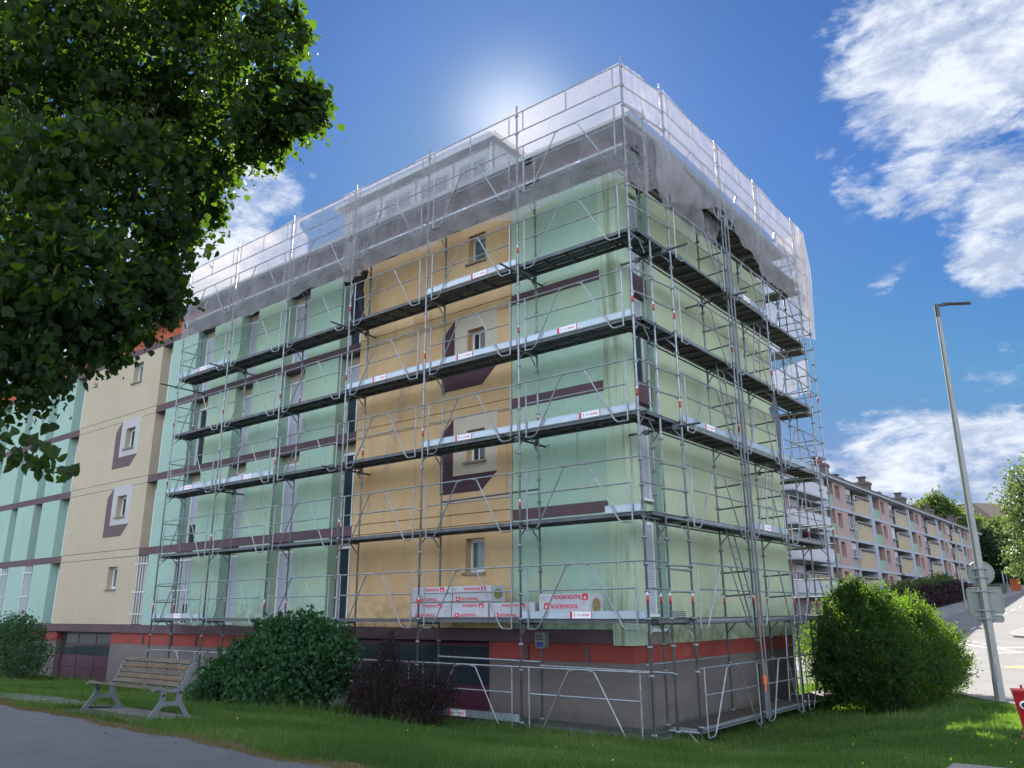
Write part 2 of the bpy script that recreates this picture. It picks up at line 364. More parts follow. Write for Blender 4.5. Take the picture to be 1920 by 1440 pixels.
def thing(name, label, cat, loc=(0,0,0), rot=(0,0,0), group=None):
    o = bpy.data.objects.new(name, None); COL.objects.link(o); o.empty_display_size = .2
    o.location = loc; o.rotation_euler = rot; o['label'] = label; o['category'] = cat
    if group: o['group'] = group
    return o
def copy_tree(o, parent=None):
    c = o.copy(); COL.objects.link(c); c.parent = parent
    for ch in list(o.children): copy_tree(ch, c)
    return c
_txt = {}
def text_mesh(body, size, mat, depth=.002, bold=.02):
    k = (body, size, mat)
    if k in _txt: return _txt[k]
    cu = bpy.data.curves.new('lettering', 'FONT'); cu.body = body; cu.size = size; cu.extrude = depth; cu.offset = bold*size; cu.resolution_u = 2
    cu.align_x = 'LEFT'; cu.align_y = 'BOTTOM_BASELINE'
    o = bpy.data.objects.new('t', cu); COL.objects.link(o)
    bpy.context.view_layer.update()
    me = bpy.data.meshes.new_from_object(o.evaluated_get(bpy.context.evaluated_depsgraph_get()))
    bpy.data.objects.remove(o); me.name = 'lettering'; me.materials.clear(); me.materials.append(M[mat])
    _txt[k] = me; return me

# ------------------------------------------------------------------ ground height
RY = [-60,12,18,30,40,52,101,160,400,900]; RZ = [-.1,-.1,-.15,.0,.45,1.25,4.03,7.4,14,18]
LY = [-60,-7.2,-5.7,-2.5,0,1.2,5,12]; LZ = [.55,.55,.47,.08,-.22,-.35,-.35,-.25]
TY = [-60,-7,-3,0,12]; TZ = [.55,.5,.2,.05,-.02]
def sm(t): t = np.clip(t, 0, 1); return t*t*(3-2*t)
def HV(x, y):
    x = np.asarray(x, float); y = np.asarray(y, float)
    r = np.interp(y, RY, RZ); l = np.interp(y, LY, LZ); q = np.interp(y, TY, TZ)
    w = sm((x-1)/4.); a = l*(1-w)+q*w; t = sm((y-9)/5.)
    far = sm((np.abs(x+10)-60)/200.)*6
    return a*(1-t)+r*t + far*sm((y-60)/100.)
def H(x, y): return float(HV(x, y))
def path_edge(x): return -7.56 - .04*np.minimum(x, 8) + .05*np.sin(np.asarray(x)*1.7) + .03*np.sin(np.asarray(x)*4.1+1)
def road_left(y):   # x of the lawn's edge towards the road
    return np.interp(y, [-30,3,9,12,14,17,20,200], [25,8.0,4.42,2.75,1.9,-1.0,-6.0,-6.0])
def in_road(x, y): return (x > road_left(y)) & (y > -30)
gx = np.unique(np.concatenate([np.linspace(-900,-60,15), np.arange(-60,16,.5), np.linspace(16,60,23), np.linspace(60,900,15)]))
gy = np.unique(np.concatenate([np.linspace(-300,-20,9), np.arange(-20,60,.5), np.linspace(60,200,60), np.linspace(200,1500,14)]))
X, Y = np.meshgrid(gx, gy); Z = HV(X, Y)
Z = Z - .07*((Y < path_edge(X)-.35) & (Y > -16.6)) - .07*(in_road(X-.7, Y) & (X < 58) & (Y < 200))
def grid_mesh(name, X, Y, Z, mat):
    ny, nx = X.shape; me = bpy.data.meshes.new(name)
    vs = np.stack([X, Y, Z], -1).reshape(-1, 3)
    i = (np.arange(ny-1)[:, None]*nx + np.arange(nx-1)[None]).reshape(-1)
    f = np.stack([i, i+1, i+nx+1, i+nx], 1)
    me.from_pydata(vs.tolist(), [], f.tolist()); me.materials.append(M[mat]); me.update()
    me.polygons.foreach_set('use_smooth', [True]*len(me.polygons)); return me
M['soil'] = material('lawn_soil', (.045,.075,.022), .95, col2=(.065,.085,.028), vscale=1.2, bump=.5, bscale=60)
obj('ground', grid_mesh('ground', X, Y, Z, 'soil'), kind='structure')
# path in the foreground
px_ = np.arange(-60, 26, .4); t_ = np.linspace(0, 1, 16)
PX, PT = np.meshgrid(px_, t_); PY = path_edge(PX)*(1-PT) + -16*PT
obj('path', grid_mesh('path', PX, PY, HV(PX, PY)+.012, 'asphalt_path'), kind='structure')
# road: junction in front, street climbing away behind
ry_ = np.unique(np.concatenate([np.arange(-30,60,.5), np.arange(60,200,2)])); t_ = np.linspace(0, 1, 60)
RT, RYY = np.meshgrid(t_, ry_); RX = road_left(RYY)*(1-RT) + 60*RT
obj('road', grid_mesh('road', RX, RYY, HV(RX, RYY)+.015, 'asphalt'), kind='structure')
# ------------------------------------------------------------------ kerbs, pavement and markings
def strip(name, x0, x1, ys, h, mat, kind='structure', dz=0., th=.25):
    mb = MB()
    for a, b in zip(ys, ys[1:]):
        za, zb = H(0, a)+h, H(0, b)+h; k = len(mb.v); i = mb.mi(mat)
        mb.v += [(x0,a,za),(x1,a,za),(x1,b,zb),(x0,b,zb),(x0,a,za-th),(x1,a,za-th),(x1,b,zb-th),(x0,b,zb-th)]
        for q in ((0,1,2,3),(1,5,6,2),(4,0,3,7)): mb.f.append(tuple(k+w for w in q)); mb.m.append(i)
    return obj(name, mb, kind=kind)
ys = list(np.arange(48, 160, 2.))
strip('pavement', -8.6, -6.18, ys, .12, 'pavement'); strip('kerb', -6.18, -6.0, ys, .125, 'concrete')
# lawn kerb along the near side of the junction
mb = MB(); lp = [(float(road_left(y)), y) for y in np.arange(0, 17, 1.)]
for (xa, ya), (xb, yb) in zip(lp, lp[1:]):
    d = Vector((xb-xa, yb-ya, 0)).normalized(); n = Vector((d.y, -d.x, 0))
    a = Vector((xa, ya, H(xa, ya)+.07)); b = Vector((xb, yb, H(xb, yb)+.07)); w = n*.09
    k = len(mb.v); mb.v += [tuple(q) for q in (a-w, a+w, b+w, b-w)]; mb.v += [tuple(q-Vector((0,0,.2))) for q in (a-w, a+w, b+w, b-w)]
    i = mb.mi('concrete')
    for q in ((0,1,2,3),(1,5,6,2),(4,0,3,7)): mb.f.append(tuple(k+w_ for w_ in q)); mb.m.append(i)
obj('kerb', mb, kind='structure')
def flat(name, pts, mat, dz=.022, parent=None, **k):
    mb = MB(); mb.poly([(x, y, H(x, y)+dz) for x, y in pts], mat); return obj(name, mb, parent, **k)
def line(name, a, b, w, mat='mark', dz=.022, n=6):
    mb = MB(); A = Vector(a); B = Vector(b); d = (B-A).normalized(); q = Vector((-d.y, d.x))*w/2
    for i in range(n):
        p0 = A.lerp(B, i/n); p1 = A.lerp(B, (i+1)/n)
        mb.poly([(v.x, v.y, H(v.x, v.y)+dz) for v in (p0-q, p0+q, p1+q, p1-q)], mat)
    return obj(name, mb, kind='structure')
for y in np.arange(46, 130, 4.6): line('road_marking', (-2.65, y), (-2.65, y+1.9), .13, n=2, dz=.03)
line('road_marking', (-4.6,41.5), (-.1,34.7), .13); line('road_marking', (-5.0,44.6), (-.5,36.9), .13)
line('road_marking', (-.1,34.7), (2.0,32.4), .13); line('road_marking', (2.0,32.4), (6.,33.2), .13)
line('road_marking', (.2,34.6), (1.6,35.6), .35); line('road_marking', (.7,32.2), (2.4,33.0), .35)
line('road_marking', (2.2,24.6), (5.4,23.0), 1.0, 'mark_y'); line('road_marking', (-.9,32.2), (-.1,31.8), .2)
# the island across the street, right
isl = [(-.3,43.6),(.15,47.4),(.4,60),(.5,120),(12,120),(12,44.5),(6,41),(1.4,40.6),(.2,41.6)]
mb = MB()
def prism_ground(mb, pts, h, mat, side='concrete'):
    top = [(x, y, H(x, y)+h) for x, y in pts]
    mb.poly(top, mat)
    for (a, b) in zip(top, top[1:]+top[:1]): mb.poly([a, b, (b[0], b[1], b[2]-.4), (a[0], a[1], a[2]-.4)], side)
ii = []
for a, b in zip(isl, isl[1:]+isl[:1]):
    for k in range(8): ii.append((a[0]+(b[0]-a[0])*k/8, a[1]+(b[1]-a[1])*k/8))
for k in range(0, 76, 2):
    y0 = 44.5+k; y1 = y0+2
    xl0 = float(np.interp(y0, [43.6,47.4,60,120], [-.3,.15,.4,.5])); xl1 = float(np.interp(y1, [43.6,47.4,60,120], [-.3,.15,.4,.5]))
    prism_ground(mb, [(xl0,y0),(12,y0),(12,y1),(xl1,y1)], .12, 'pavement')
prism_ground(mb, [(-.3,43.6),(.2,41.6),(1.4,40.6),(6,41),(12,44.5),(-.2,44.5)], .12, 'pavement')
obj('pavement', mb, kind='structure')

# ================================================================== main building
BL = thing('apartment_building', 'green and yellow apartment block wrapped in scaffolding, corner facing the lawn', 'building')
FB = [1.5,4.18,6.86,9.54,12.22]; BT = .27; WY = 1.05
def part(name, mb, parent=BL, **k): return obj(name, mb, parent, **k)
# core behind everything
mb = MB().box(-46,-1.35,1.62,10.0,-.8,13.15,'dark')
part('core', mb)
# floor beams
for k in range(5):
    z = FB[k]
    part('floor_beam', MB().box(-21.45,-9.72,WY+.012,1.62,z,z+BT,'purple'))
    part('floor_beam', MB().box(-46,-27.85,WY+.012,1.62,z,z+BT,'purple'))
part('floor_beam', MB().box(-9.72,-1.42,WY+.012,1.62,1.5,1.5+BT,'purple'))
part('floor_beam', MB().box(-27.85,-21.45,WY+.012,1.62,1.5,1.5+BT,'purple'))
part('floor_beam', MB().box(-9.72,-1.42,WY+.012,1.62,12.22,12.49,'purple')); part('floor_beam', MB().box(-27.85,-21.45,WY+.012,1.62,12.22,12.49,'purple'))
M['fascia_mauve'] = material('fascia_mauve', (.16,.09,.09), .85, var=.2, streak=((.09,.06,.06), .55, .5))
part('fascia', MB().box(-46,-18.6,1.12,1.62,12.49,13.16,'orange')); part('fascia', MB().box(-18.6,-1.0,1.12,1.62,12.49,13.16,'fascia_mauve'))
part('fascia', MB().box(-1.34,-1.0,1.622,10.0,12.49,13.16,'fascia_mauve'))
# panels
def panel(x0, x1, z0, z1, mat, y0=WY, y1=1.5): part('wall_panel', MB().box(x0, x1, y0, y1, z0, z1, mat))
for k in range(4):
    z0, z1 = FB[k]+BT, FB[k+1]
    for x0, x1 in ((-12.3,-10.7),(-15.1,-13.5),(-17.8,-16.1)): panel(x0, x1, z0, z1, 'green')
    panel(-20.7,-18.9, z0, z1, 'green_clean')
    for x0, x1 in ((-30.55,-28.8),(-33.2,-31.4),(-36,-33.95),(-38.8,-36.9),(-41.6,-39.5),(-46,-42.3)): panel(x0, x1, z0, z1, 'green_clean')
    # blank corner wall with its painted band
    panel(-4.03,-1.42, z0-(BT if k else 0)+.006, z1-.006, 'green')
    if k: part('painted_band', MB().box(-4.03,-1.43,WY-.004,WY,FB[k],FB[k]+.25,'purple'))
# yellow walls: pieces round each window opening
M['motif_beige'] = material('paint_beige', (.50,.44,.35), .85, var=.06, streak=((.32,.27,.21), .58, .5))
M['motif_maroon'] = material('paint_maroon', (.060,.026,.036), .85, var=.1)
def yellow(xa, xb, wx0, wx1, mat, lx, motif):
    mg, mp = ('motif_beige','motif_maroon') if mat == 'yellow' else ('motif_grey','motif_purple')
    for k in range(4):
        z0, z1 = FB[k]+BT+.012, FB[k+1]-.012; w0, w1 = 3.05+2.68*k, 3.85+2.68*k
        mb = MB().box(xa, wx0, WY, 1.5, z0, z1, mat).box(wx1, xb, WY, 1.5, z0, z1, mat)
        mb.box(wx0, wx1, WY, 1.5, z0, w0, mat).box(wx0, wx1, WY, 1.5, w1, z1, mat)
        part('wall_panel', mb)
        if k < 3: part('joint_strip', MB().box(xa, xb, WY+.001, 1.5, FB[k+1]+.006, FB[k+1]+BT-.006, mat))
        # window set back in its reveal
        f = part('window', MB().box(wx0, wx0+.06, 1.25, 1.32, w0, w1, 'white').box(wx1-.06, wx1, 1.25, 1.32, w0, w1, 'white')
                 .box(wx0+.06, wx1-.06, 1.25, 1.32, w0, w0+.07, 'white').box(wx0+.06, wx1-.06, 1.25, 1.32, w1-.09, w1, 'white'))
        obj('pane', MB().box(wx0+.06, wx1-.06, 1.275, 1.29, w0+.07, w1-.09, 'curtain' if k in (0, 3) else 'glass'), f)
        if k in (1, 2): obj('mullion', MB().box((wx0+wx1)/2-.08,(wx0+wx1)/2-.05,1.26,1.274,w0+.07,w1-.09,'white'), f)
        obj('sill', MB().box(wx0-.08, wx1+.04, WY-.06, 1.25, w0-.06, w0-.002, 'sill'), f)
        if k in (1, 2) and motif:
            dz = 2.68*(k-1); e = WY-.005
            a0, a1, b0, b1 = lx[0], lx[1], 5.42+dz, 6.92+dz
            mb = MB().box(a0, wx0, e, WY, b0, b1, mg).box(wx1, a1, e, WY, b0, b1, mg)
            mb.box(wx0, wx1, e, WY, b0, w0-.062, mg).box(wx0, wx1, e, WY, w1, b1, mg)
            part('painted_square', mb)
            q = .44
            part('painted_shadow', MB().prism([(a0,b1-.02),(a0,b0),(a1,b0),(a1-.5,b0-q),(a0-q,b0-q),(a0-q,b1-.42)][::-1], e, WY, mp))
yellow(-9.72, -4.05, -5.5, -4.9, 'yellow', (-5.95,-4.5), True)
yellow(-27.85, -21.45, -23.62, -22.9, 'cream', (-24.0,-22.52), True)
# tall windows in the recesses between the panels
def tall(x0, x1, k, mode, grille=False):
    z0, z1 = FB[k]+BT, FB[k+1]; y = 1.40
    f = part('window', MB().box(x0, x0+.07, y, y+.1, z0, z1-.22, 'white').box(x1-.07, x1, y, y+.1, z0, z1-.22, 'white')
             .box(x0, x1, y-.02, y+.1, z1-.22, z1, 'cream').box(x0+.07, x1-.07, y, y+.1, z1-.30, z1-.22, 'white').box(x0+.07, x1-.07, y, y+.1, z0, z0+.06, 'white'))
    zb = z0+.06; zt = z1-.30
    cut = {'closed': zb, 'half': zb+(zt-zb)*.52, 'low': zb+(zt-zb)*.30, 'open': zt-.02, 'gone': zt}[mode]
    if cut < zt-.1:
        obj('shutter', MB().box(x0+.07,x1-.07,y+.02,y+.03,cut,zt,'shutter'), f)
    if cut > zb+.1:
        obj('pane', MB().box(x0+.07, x1-.07, y+.05, y+.06, zb, cut, 'glass'), f)
        obj('mullion', MB().box((x0+x1)/2-.025,(x0+x1)/2+.025,y+.02,y+.049,zb,cut,'white'), f)
    obj('sill', MB().box(x0, x1, 1.2, y, z0, z0+.03, 'purple'), f)
    if grille:
        g = part('window_grille', MB().box(x0-.08, x1+.08, WY-.05, WY-.03, z0+.35, z0+.38, 'bars').box(x0-.08, x1+.08, WY-.05, WY-.03, z1-.32, z1-.29, 'bars').box(x0-.08,x1+.08,WY-.05,WY-.03,(z0+z1)/2-.1,(z0+z1)/2-.07,'bars'))
        n = max(4, int((x1-x0)/.16))
        for i in range(n):
            x = x0+(x1-x0)*(i+.5)/n; obj('bar', MB().box(x-.014, x+.014, WY-.029, WY-.001, z0+.03, z1-.03, 'bars'), g)
modes = {(-13.5,-12.3): ['closed','closed','closed','closed'], (-16.1,-15.1): ['closed','closed','closed','closed'],
         (-18.9,-17.8): ['low','low','open','closed'], (-21.45,-20.7): ['low','closed','half','closed'],
         (-28.8,-27.85): ['closed']*4, (-31.4,-30.55): ['closed','open','closed','closed'], (-33.95,-33.2): ['closed']*4,
         (-36.9,-36): ['closed']*4, (-39.5,-38.8): ['closed']*4, (-42.3,-41.6): ['closed']*4, (-10.7,-9.72): ['open','open','half','open']}
for (x0, x1), ms in modes.items():
    for k in range(4): tall(x0, x1, k, ms[k], grille=(k == 0 and (x0, x1) in ((-21.45,-20.7),(-18.9,-17.8),(-31.4,-30.55),(-33.95,-33.2))))
# corner pilaster, wrapping on to the gable
part('corner_pilaster', MB().box(-1.415,-.93,1.03,1.58,1.47,12.26,'pilaster'))
part('pilaster_cap', MB().box(-1.45,-.90,1.0,1.60,12.26,12.34,'pilaster'))
# gable: recess with shutters, then the blank wall
part('recess_wall', MB().box(-1.345,-1.30,1.582,2.748,1.47,12.3,'pilaster'))
for k in range(4):
    z0, z1 = (FB[k]+BT if k else 1.95), FB[k+1]
    part('spandrel', MB().box(-1.28,-1.06,1.585,2.595,FB[k+1]-.12,FB[k+1]+BT+.12,'purple')) if k in (1, 2) else part('spandrel', MB().box(-1.28,-1.20,1.585,2.595,FB[k+1],FB[k+1]+BT,'pilaster'))
    za, zb = z0+.12, z1-.13
    f = part('window', MB().box(-1.29,-1.22,1.585,1.64,za,zb,'white').box(-1.29,-1.22,2.54,2.595,za,zb,'white').box(-1.29,-1.22,1.64,2.54,zb-.06,zb,'white').box(-1.29,-1.16,1.585,2.595,za-.05,za,'white'))
    cut = za if k in (0, 1, 3) else za+(zb-za)*.62
    obj('shutter', MB().box(-1.25,-1.24,1.64,2.54,cut,zb-.06,'shutter'), f)
    if k == 2: obj('pane', MB().box(-1.27,-1.26,1.64,2.54,za,cut,'glass'), f)
part('recess_sill', MB().box(-1.28,-.93,1.585,2.6,1.72,1.78,'white').box(-1.28,-.95,1.585,2.6,1.47,1.72,'sill'))
part('gable_wall', MB().box(-1.5,-.95,2.75,10.1,1.47,12.35,'green_gable'))
part('recess_reveal', MB().box(-1.3,-.953,2.6,2.749,1.47,12.3,'green'))
# base
def basewall(x0, x1):
    part('base_wall', MB().box(x0, x1, 1.15, 1.62, -.9, 1.12, 'base')); part('base_band', MB().box(x0, x1, 1.14, 1.62, 1.12, 1.5, 'red'))
for x0, x1 in ((-46,-28.95),(-28.45,-27.45),(-22.95,-9.9),(-4.82,-1.0)): basewall(x0, x1)
part('base_wall', MB().box(-28.95,-28.45,1.3,1.62,-.9,1.5,'base'))
part('base_wall', MB().box(-1.5,-.99,1.62,10.06,-.9,1.12,'base')); part('base_band', MB().box(-1.5,-.98,1.62,10.06,1.12,1.47,'red'))
for x in (-3.72,-2.12,-20.6,-18.7,-17.2): part('vent_slot', MB().box(x-.05,x+.05,1.10,1.14,1.14,1.44,'purple'))
# garage doors
def garage(x0, x1, nc, rows, z0, z1, glassrows):
    f = part('garage_door', MB().box(x0, x1, 1.36, 1.5, z0, z1, 'door').box(x0-.0, x1, 1.12, 1.36, z0-.5, z0, 'concrete'))
    cw = (x1-x0-.1)/nc; rh = (z1-z0-.1)/rows
    for i in range(nc):
        for r_ in range(rows):
            a = x0+.05+cw*i; b = z0+.05+rh*r_
            if r_ >= rows-glassrows: obj('pane', MB().box(a+.04,a+cw-.04,1.345,1.36,b+.04,b+rh-.04,'glass'), f)
            else: obj('door_panel', MB().box(a+.03,a+cw-.03,1.335,1.36,b+.03,b+rh-.03,'door'), f)
garage(-27.45,-22.95,3,4,-.3,1.5,2); garage(-9.9,-4.82,4,4,-.5,1.45,2)
# roof, eaves, gutter
part('roof', MB().box(-46,-.4,.78,10.6,13.16,13.30,'bracket').box(-46,-.6,1.0,10.4,13.30,13.42,'bracket'))
part('gutter', MB().box(-46,-.28,.66,.78,13.2,13.34,'zinc').box(-.4,-.28,.78,10.6,13.2,13.34,'zinc'))
# rooftop storey
pt = part('penthouse', MB().box(-14.0,-6.7,3.6,8.2,13.42,16.6,'pent'))
obj('penthouse_roof', MB().box(-14.25,-6.5,3.3,8.5,16.6,16.78,'zinc'), pt)
for x0, x1 in ((-8.2,-6.95),(-9.95,-8.6),(-11.7,-10.35),(-13.45,-12.1)):
    obj('window', MB().box(x0,x1,3.5,3.6,15.35,16.25,'fband').box(x0+.08,(x0+x1)/2-.05,3.49,3.5,15.45,16.12,'fwin').box((x0+x1)/2+.05,x1-.08,3.49,3.5,15.45,16.12,'fwin'), pt)
    obj('window_surround', MB().box(x0-.12,x1+.12,3.52,3.6,16.25,16.42,'pent').box(x0-.12,x0,3.52,3.6,15.3,16.25,'pent').box(x1,x1+.12,3.52,3.6,15.3,16.25,'pent'), pt)
obj('downpipe', MB().tube((-6.78,3.5,13.5),(-6.78,3.5,16.6),.05,'zinc'), pt)
obj('cable_loops', MB().path([(-6.4+.12*math.sin(t*1.9), 5.2+t*.22, 16.85+.16*abs(math.sin(t*2.3))) for t in np.linspace(0,5,26)], .012, 'tube_dark', 5), pt)
# chimneys / vents on the roof seen through the net
for x, w, h in ((-15.6,.5,.9),(-16.9,.18,.7),(-13.5,.15,.6)):
    part('roof_vent', MB().box(x-w/2,x+w/2,2.4,2.4+w,13.42,13.42+h,'cream').box(x-w/2-.06,x+w/2+.06,2.34,2.46+w,13.42+h,13.5+h,'cream'))
M['scrawl'] = material('chalk_scrawl', (.34,.13,.11), .9)
tm = text_mesh('R20', .24, 'scrawl', .001, -.01)
part('graffiti', tm, loc=(-.977,3.2,1.18), rot=(R(90),0,R(90)))

# ================================================================== scaffolding
def standard_mesh(zb, zt, bands=(1,2,3,4,5,6)):
    mb = MB().tube((0,0,zb),(0,0,zt),.0242,'galv',10)
    mb.tube((0,0,zb-.02),(0,0,zb),.07,'galv',4); mb.box(-.075,.075,-.075,.075,zb-.028,zb-.02,'galv_dull')
    z = 0.
    while z < zt-.05:
        mb.tube((0,0,z-.018),(0,0,z+.018),.031,'galv',8)
        mb.box(-.05,-.03,-.012,.012,z-.035,z+.025,'galv').box(.03,.05,-.012,.012,z-.035,z+.025,'galv'); z += (.5 if z > 0 else 1.0)
    for b in bands:
        if 2*b+.4 < zt: mb.tube((0,0,2*b+.28),(0,0,2*b+.42),.0265,'sleeve_red',10).tube((0,0,2*b+.42),(0,0,2*b+.50),.0262,'sleeve_white',10)
    return mb.mesh('standard', True)
def guard_mesh(Ln):
    mb = MB(); r = .0165
    mb.tube((.02,0,1.06),(Ln-.02,0,1.06),r).tube((.22,0,.56),(Ln-.22,0,.56),r)
    mb.tube((.22,0,1.06),(.22,0,-.2),r).tube((Ln-.22,0,1.06),(Ln-.22,0,-.2),r)
    for s in (0, 1):
        def P(x, z): return (Ln-x if s else x, -.02, z)
        mb.path([P(Ln/2-.16,1.05), P(Ln/2-.30,1.02), P(.52,-.14), P(.44,-.2), P(.22,-.2)], r*.95)
    return mb.mesh('guardrail_frame')
def top_rail_mesh(Ln):
    mb = MB(); r = .0165
    mb.tube((.02,0,1.5),(Ln-.02,0,1.5),r).tube((.02,0,2.04),(Ln-.02,0,2.04),r)
    for x in (.22, Ln/2, Ln-.22): mb.tube((x,0,1.5),(x,0,2.04),r)
    return mb.mesh('top_rail')
def plank_mesh(Ln, w, perf=True):
    mt = 'perf' if perf else 'ply'; fr = 'steel_deck' if perf else 'alu_deck'
    mb = MB().box(.03,Ln-.03,0,w,-.012,0,mt).box(.03,Ln-.03,0,.012,-.075,-.012,fr).box(.03,Ln-.03,w-.012,w,-.075,-.012,fr)
    n = 5 if perf else 6
    for i in range(n+1):
        x = .05+(Ln-.14)*i/n; mb.box(x,x+.035,.012,w-.012,-.055,-.013,'steel_deck' if perf else 'galv_dull')
    mb.box(0,.05,.04,w-.04,-.08,-.03,fr).box(Ln-.05,Ln,.04,w-.04,-.08,-.03,fr)
    return mb.mesh('deck_plank')
def transom_mesh(w):
    mb = MB().tube((0,.02,-.10),(0,w-.02,-.10),.0242)
    mb.path([(0,.03,-.36),(0,.06,-.30),(0,.24,-.12)], .016).path([(0,w-.03,-.36),(0,w-.06,-.30),(0,w-.24,-.12)], .016)
    return mb.mesh('transom')
def toe_board(parent, loc, rz, Ln, sticker=True, pos=.5):
    t = obj('toe_board', MB().box(.05,Ln-.05,-.012,.012,.005,.15,'toe').box(.05,Ln-.05,-.018,-.012,.14,.15,'toe'), parent, loc, (0,0,rz))
    if sticker:
        x = Ln*pos-.25; s = obj('sticker', MB().box(x,x+.52,-.0155,-.013,.012,.142,'sticker'), t)
        obj('sticker_bar', MB().box(x,x+.055,-.0175,-.016,.008,.146,'logo_red'), t); obj('sticker_bar', MB().box(x+.50,x+.52,-.0175,-.016,.008,.146,'logo_red'), t)
        obj('sticker_emblem', MB().prism([(x+.10,.10),(x+.108,.112),(x+.116,.098),(x+.112,.08),(x+.124,.055),(x+.121,.043),(x+.110,.045),(x+.104,.07),(x+.098,.088)], -.0175, -.016, 'logo_blue'), t)
        obj('lettering', text_mesh('PRO', .05, 'logo_grey', .0008, .0), t, (x+.17,-.017,.058), (R(90),0,0))
        obj('lettering', text_mesh('ECHAF', .055, 'logo_red', .0008, .02), t, (x+.285,-.017,.056), (R(90),0,0))
    return t
SC = thing('facade_scaffold', 'galvanised steel scaffold along the long green and yellow facade', 'scaffold', group='scaffolding round the corner block')
SG = thing('gable_scaffold', 'galvanised steel scaffold with ladders standing against the blank green gable wall', 'scaffold', group='scaffolding round the corner block')
g3 = guard_mesh(3.0); t3 = top_rail_mesh(3.0); p3 = plank_mesh(3.0, .33); tr7 = transom_mesh(.7)
for i in range(7):
    x = -3.0*i; zb = max(H(x, 0)+.02, -.9)
    obj('standard', standard_mesh(H(x,0)+.04, 14.28, (1,3,4) if i % 2 == 0 else (2,4,5)), SC, (x,0,0))
    obj('standard', standard_mesh(H(x,.7)+.04, 13.2, (3,) if i % 2 else (1,4)), SC, (x if i else .1,.7,0))
    for l in range(7): obj('transom', tr7, SC, (x+.035 if i == 6 else x-.03,0,2*l))
for i in range(6):
    x = -3.0*(i+1)
    for l in range(7):
        obj('guardrail_frame', g3, SC, (x,-.035,2*l))
        if l == 0 and i >= 2: continue
        obj('deck_plank', p3, SC, (x,.02,2*l)); obj('deck_plank', p3, SC, (x,.36,2*l))
    obj('top_rail', t3, SC, (x,-.035,12))
for l, i, pos in ((0,1,.42),(1,0,.5),(1,5,.5),(3,0,.62),(3,1,.45),(3,4,.55),(3,5,.45),(4,0,.45),(4,1,.45),(4,2,.45),(5,1,.6),(5,5,.5)):
    toe_board(SC, (-3.0*(i+1),-.005,2*l), 0, 3.0, True, pos)
toe_board(SC, (-.9,.0,4), 0, .9, False)
for i in range(6): obj('edge_trim', MB().box(.05,2.95,-.012,.0,-.01,.05,'toe'), SC, (-3.0*(i+1),-.008,12))
# end guards at the left end, wall ties, inner rails
for l in range(1, 7):
    obj('end_rail', MB().tube((-18,0,2*l+1.0),(-18,.7,2*l+1.0),.017), SC); obj('end_rail', MB().tube((-18,0,2*l+.5),(-18,.7,2*l+.5),.017), SC)
for x, z in ((-3.05,9.82),(-3.05,5.82),(-9.05,9.82),(-9.05,5.82),(-15.05,9.82),(-15.05,5.82),(-18.05,9.7)):
    obj('wall_tie', MB().tube((x,-.62,z+.0),(x,1.03,z-.02),.0242,'tube_dark').box(x-.04,x+.04,-.06,.05,z-.05,z+.05,'galv_dull').box(x-.04,x+.04,.64,.76,z-.06,z+.05,'galv_dull').tube((x,1.0,z-.02),(x+.22,.9,z-.02),.008,'galv_dull'), SC)
obj('ledger', MB().tube((-6,.7,1.15),(-3,.7,1.12),.0242), SC); obj('ledger', MB().tube((-3,.66,1.05),(0.1,.66,1.02),.02), SC)
obj('ledger', MB().tube((-3,.7,4.78),(-6,.7,4.74),.0242,'galv_dull'), SC)
# corner link rails between the two runs
for l in range(0, 7):
    z = 2*l
    if l: obj('corner_rail', MB().tube((0,0,z+1.06),(.1,.7,z+1.06),.02), SC); obj('corner_rail', MB().tube((0,0,z+.55),(.1,.7,z+.55),.02), SC)
    if l: obj('corner_rail', MB().tube((.1,.7,z+1.0),(.2,1.45,z+1.0),.02), SG); obj('corner_rail', MB().tube((.1,.7,z+.5),(.2,1.45,z+.5),.02), SG)
for z in (2.93,3.93): obj('corner_rail', MB().tube((.1,.7,z),(.2,1.45,z-.02),.022), SG)
obj('ledger', MB().tube((-.5,.75,1.14),(-.5,4.5,1.14),.02), SG)
for z in (12.5,13.0,13.5,14.03): obj('corner_rail', MB().tube((0,0,z),(.1,.7,z),.017), SG); obj('corner_rail', MB().tube((.1,.7,z),(.2,1.45,z),.017), SG)
# gable run
bays = [(1.45,4.5),(4.5,7.1),(7.1,10.15)]
gm_ = {}; 
for yy in (1.45,4.5,7.1,10.15):
    obj('standard', standard_mesh(H(.2,yy)+.04, 14.28, (1,3,4)), SG, (.2,yy,0)); obj('standard', standard_mesh(H(-.5,yy)+.04, 12.8, (1,4)), SG, (-.5,yy,0))
    for l in range(7): obj('transom', tr7, SG, (.2,yy,2*l), (0,0,R(90)))
for (ya, yb) in bays:
    Ln = round(yb-ya, 2)
    if Ln not in gm_: gm_[Ln] = (guard_mesh(Ln), top_rail_mesh(Ln), plank_mesh(Ln, .62, False), plank_mesh(Ln, .3, False))
    g, t, p, pn = gm_[Ln]
    for l in range(7):
        obj('guardrail_frame', g, SG, (.235,ya,2*l), (0,0,R(90)))
        obj('deck_plank', p, SG, (.17,ya,2*l), (0,0,R(90)))
        obj('ledger', MB().tube((-.5,ya,2*l-.1),(-.5,yb,2*l-.1),.02,'galv_dull'), SG); obj('ledger', MB().tube((.2,ya,2*l-.1),(.2,yb,2*l-.1),.02,'galv_dull'), SG)
    obj('top_rail', t, SG, (.235,ya,12), (0,0,R(90)))
pc = plank_mesh(1.35, .6, True)
for l in range(1, 7): obj('deck_plank', pc, SG, (.12,.12,2*l-.004), (0,0,R(90)))
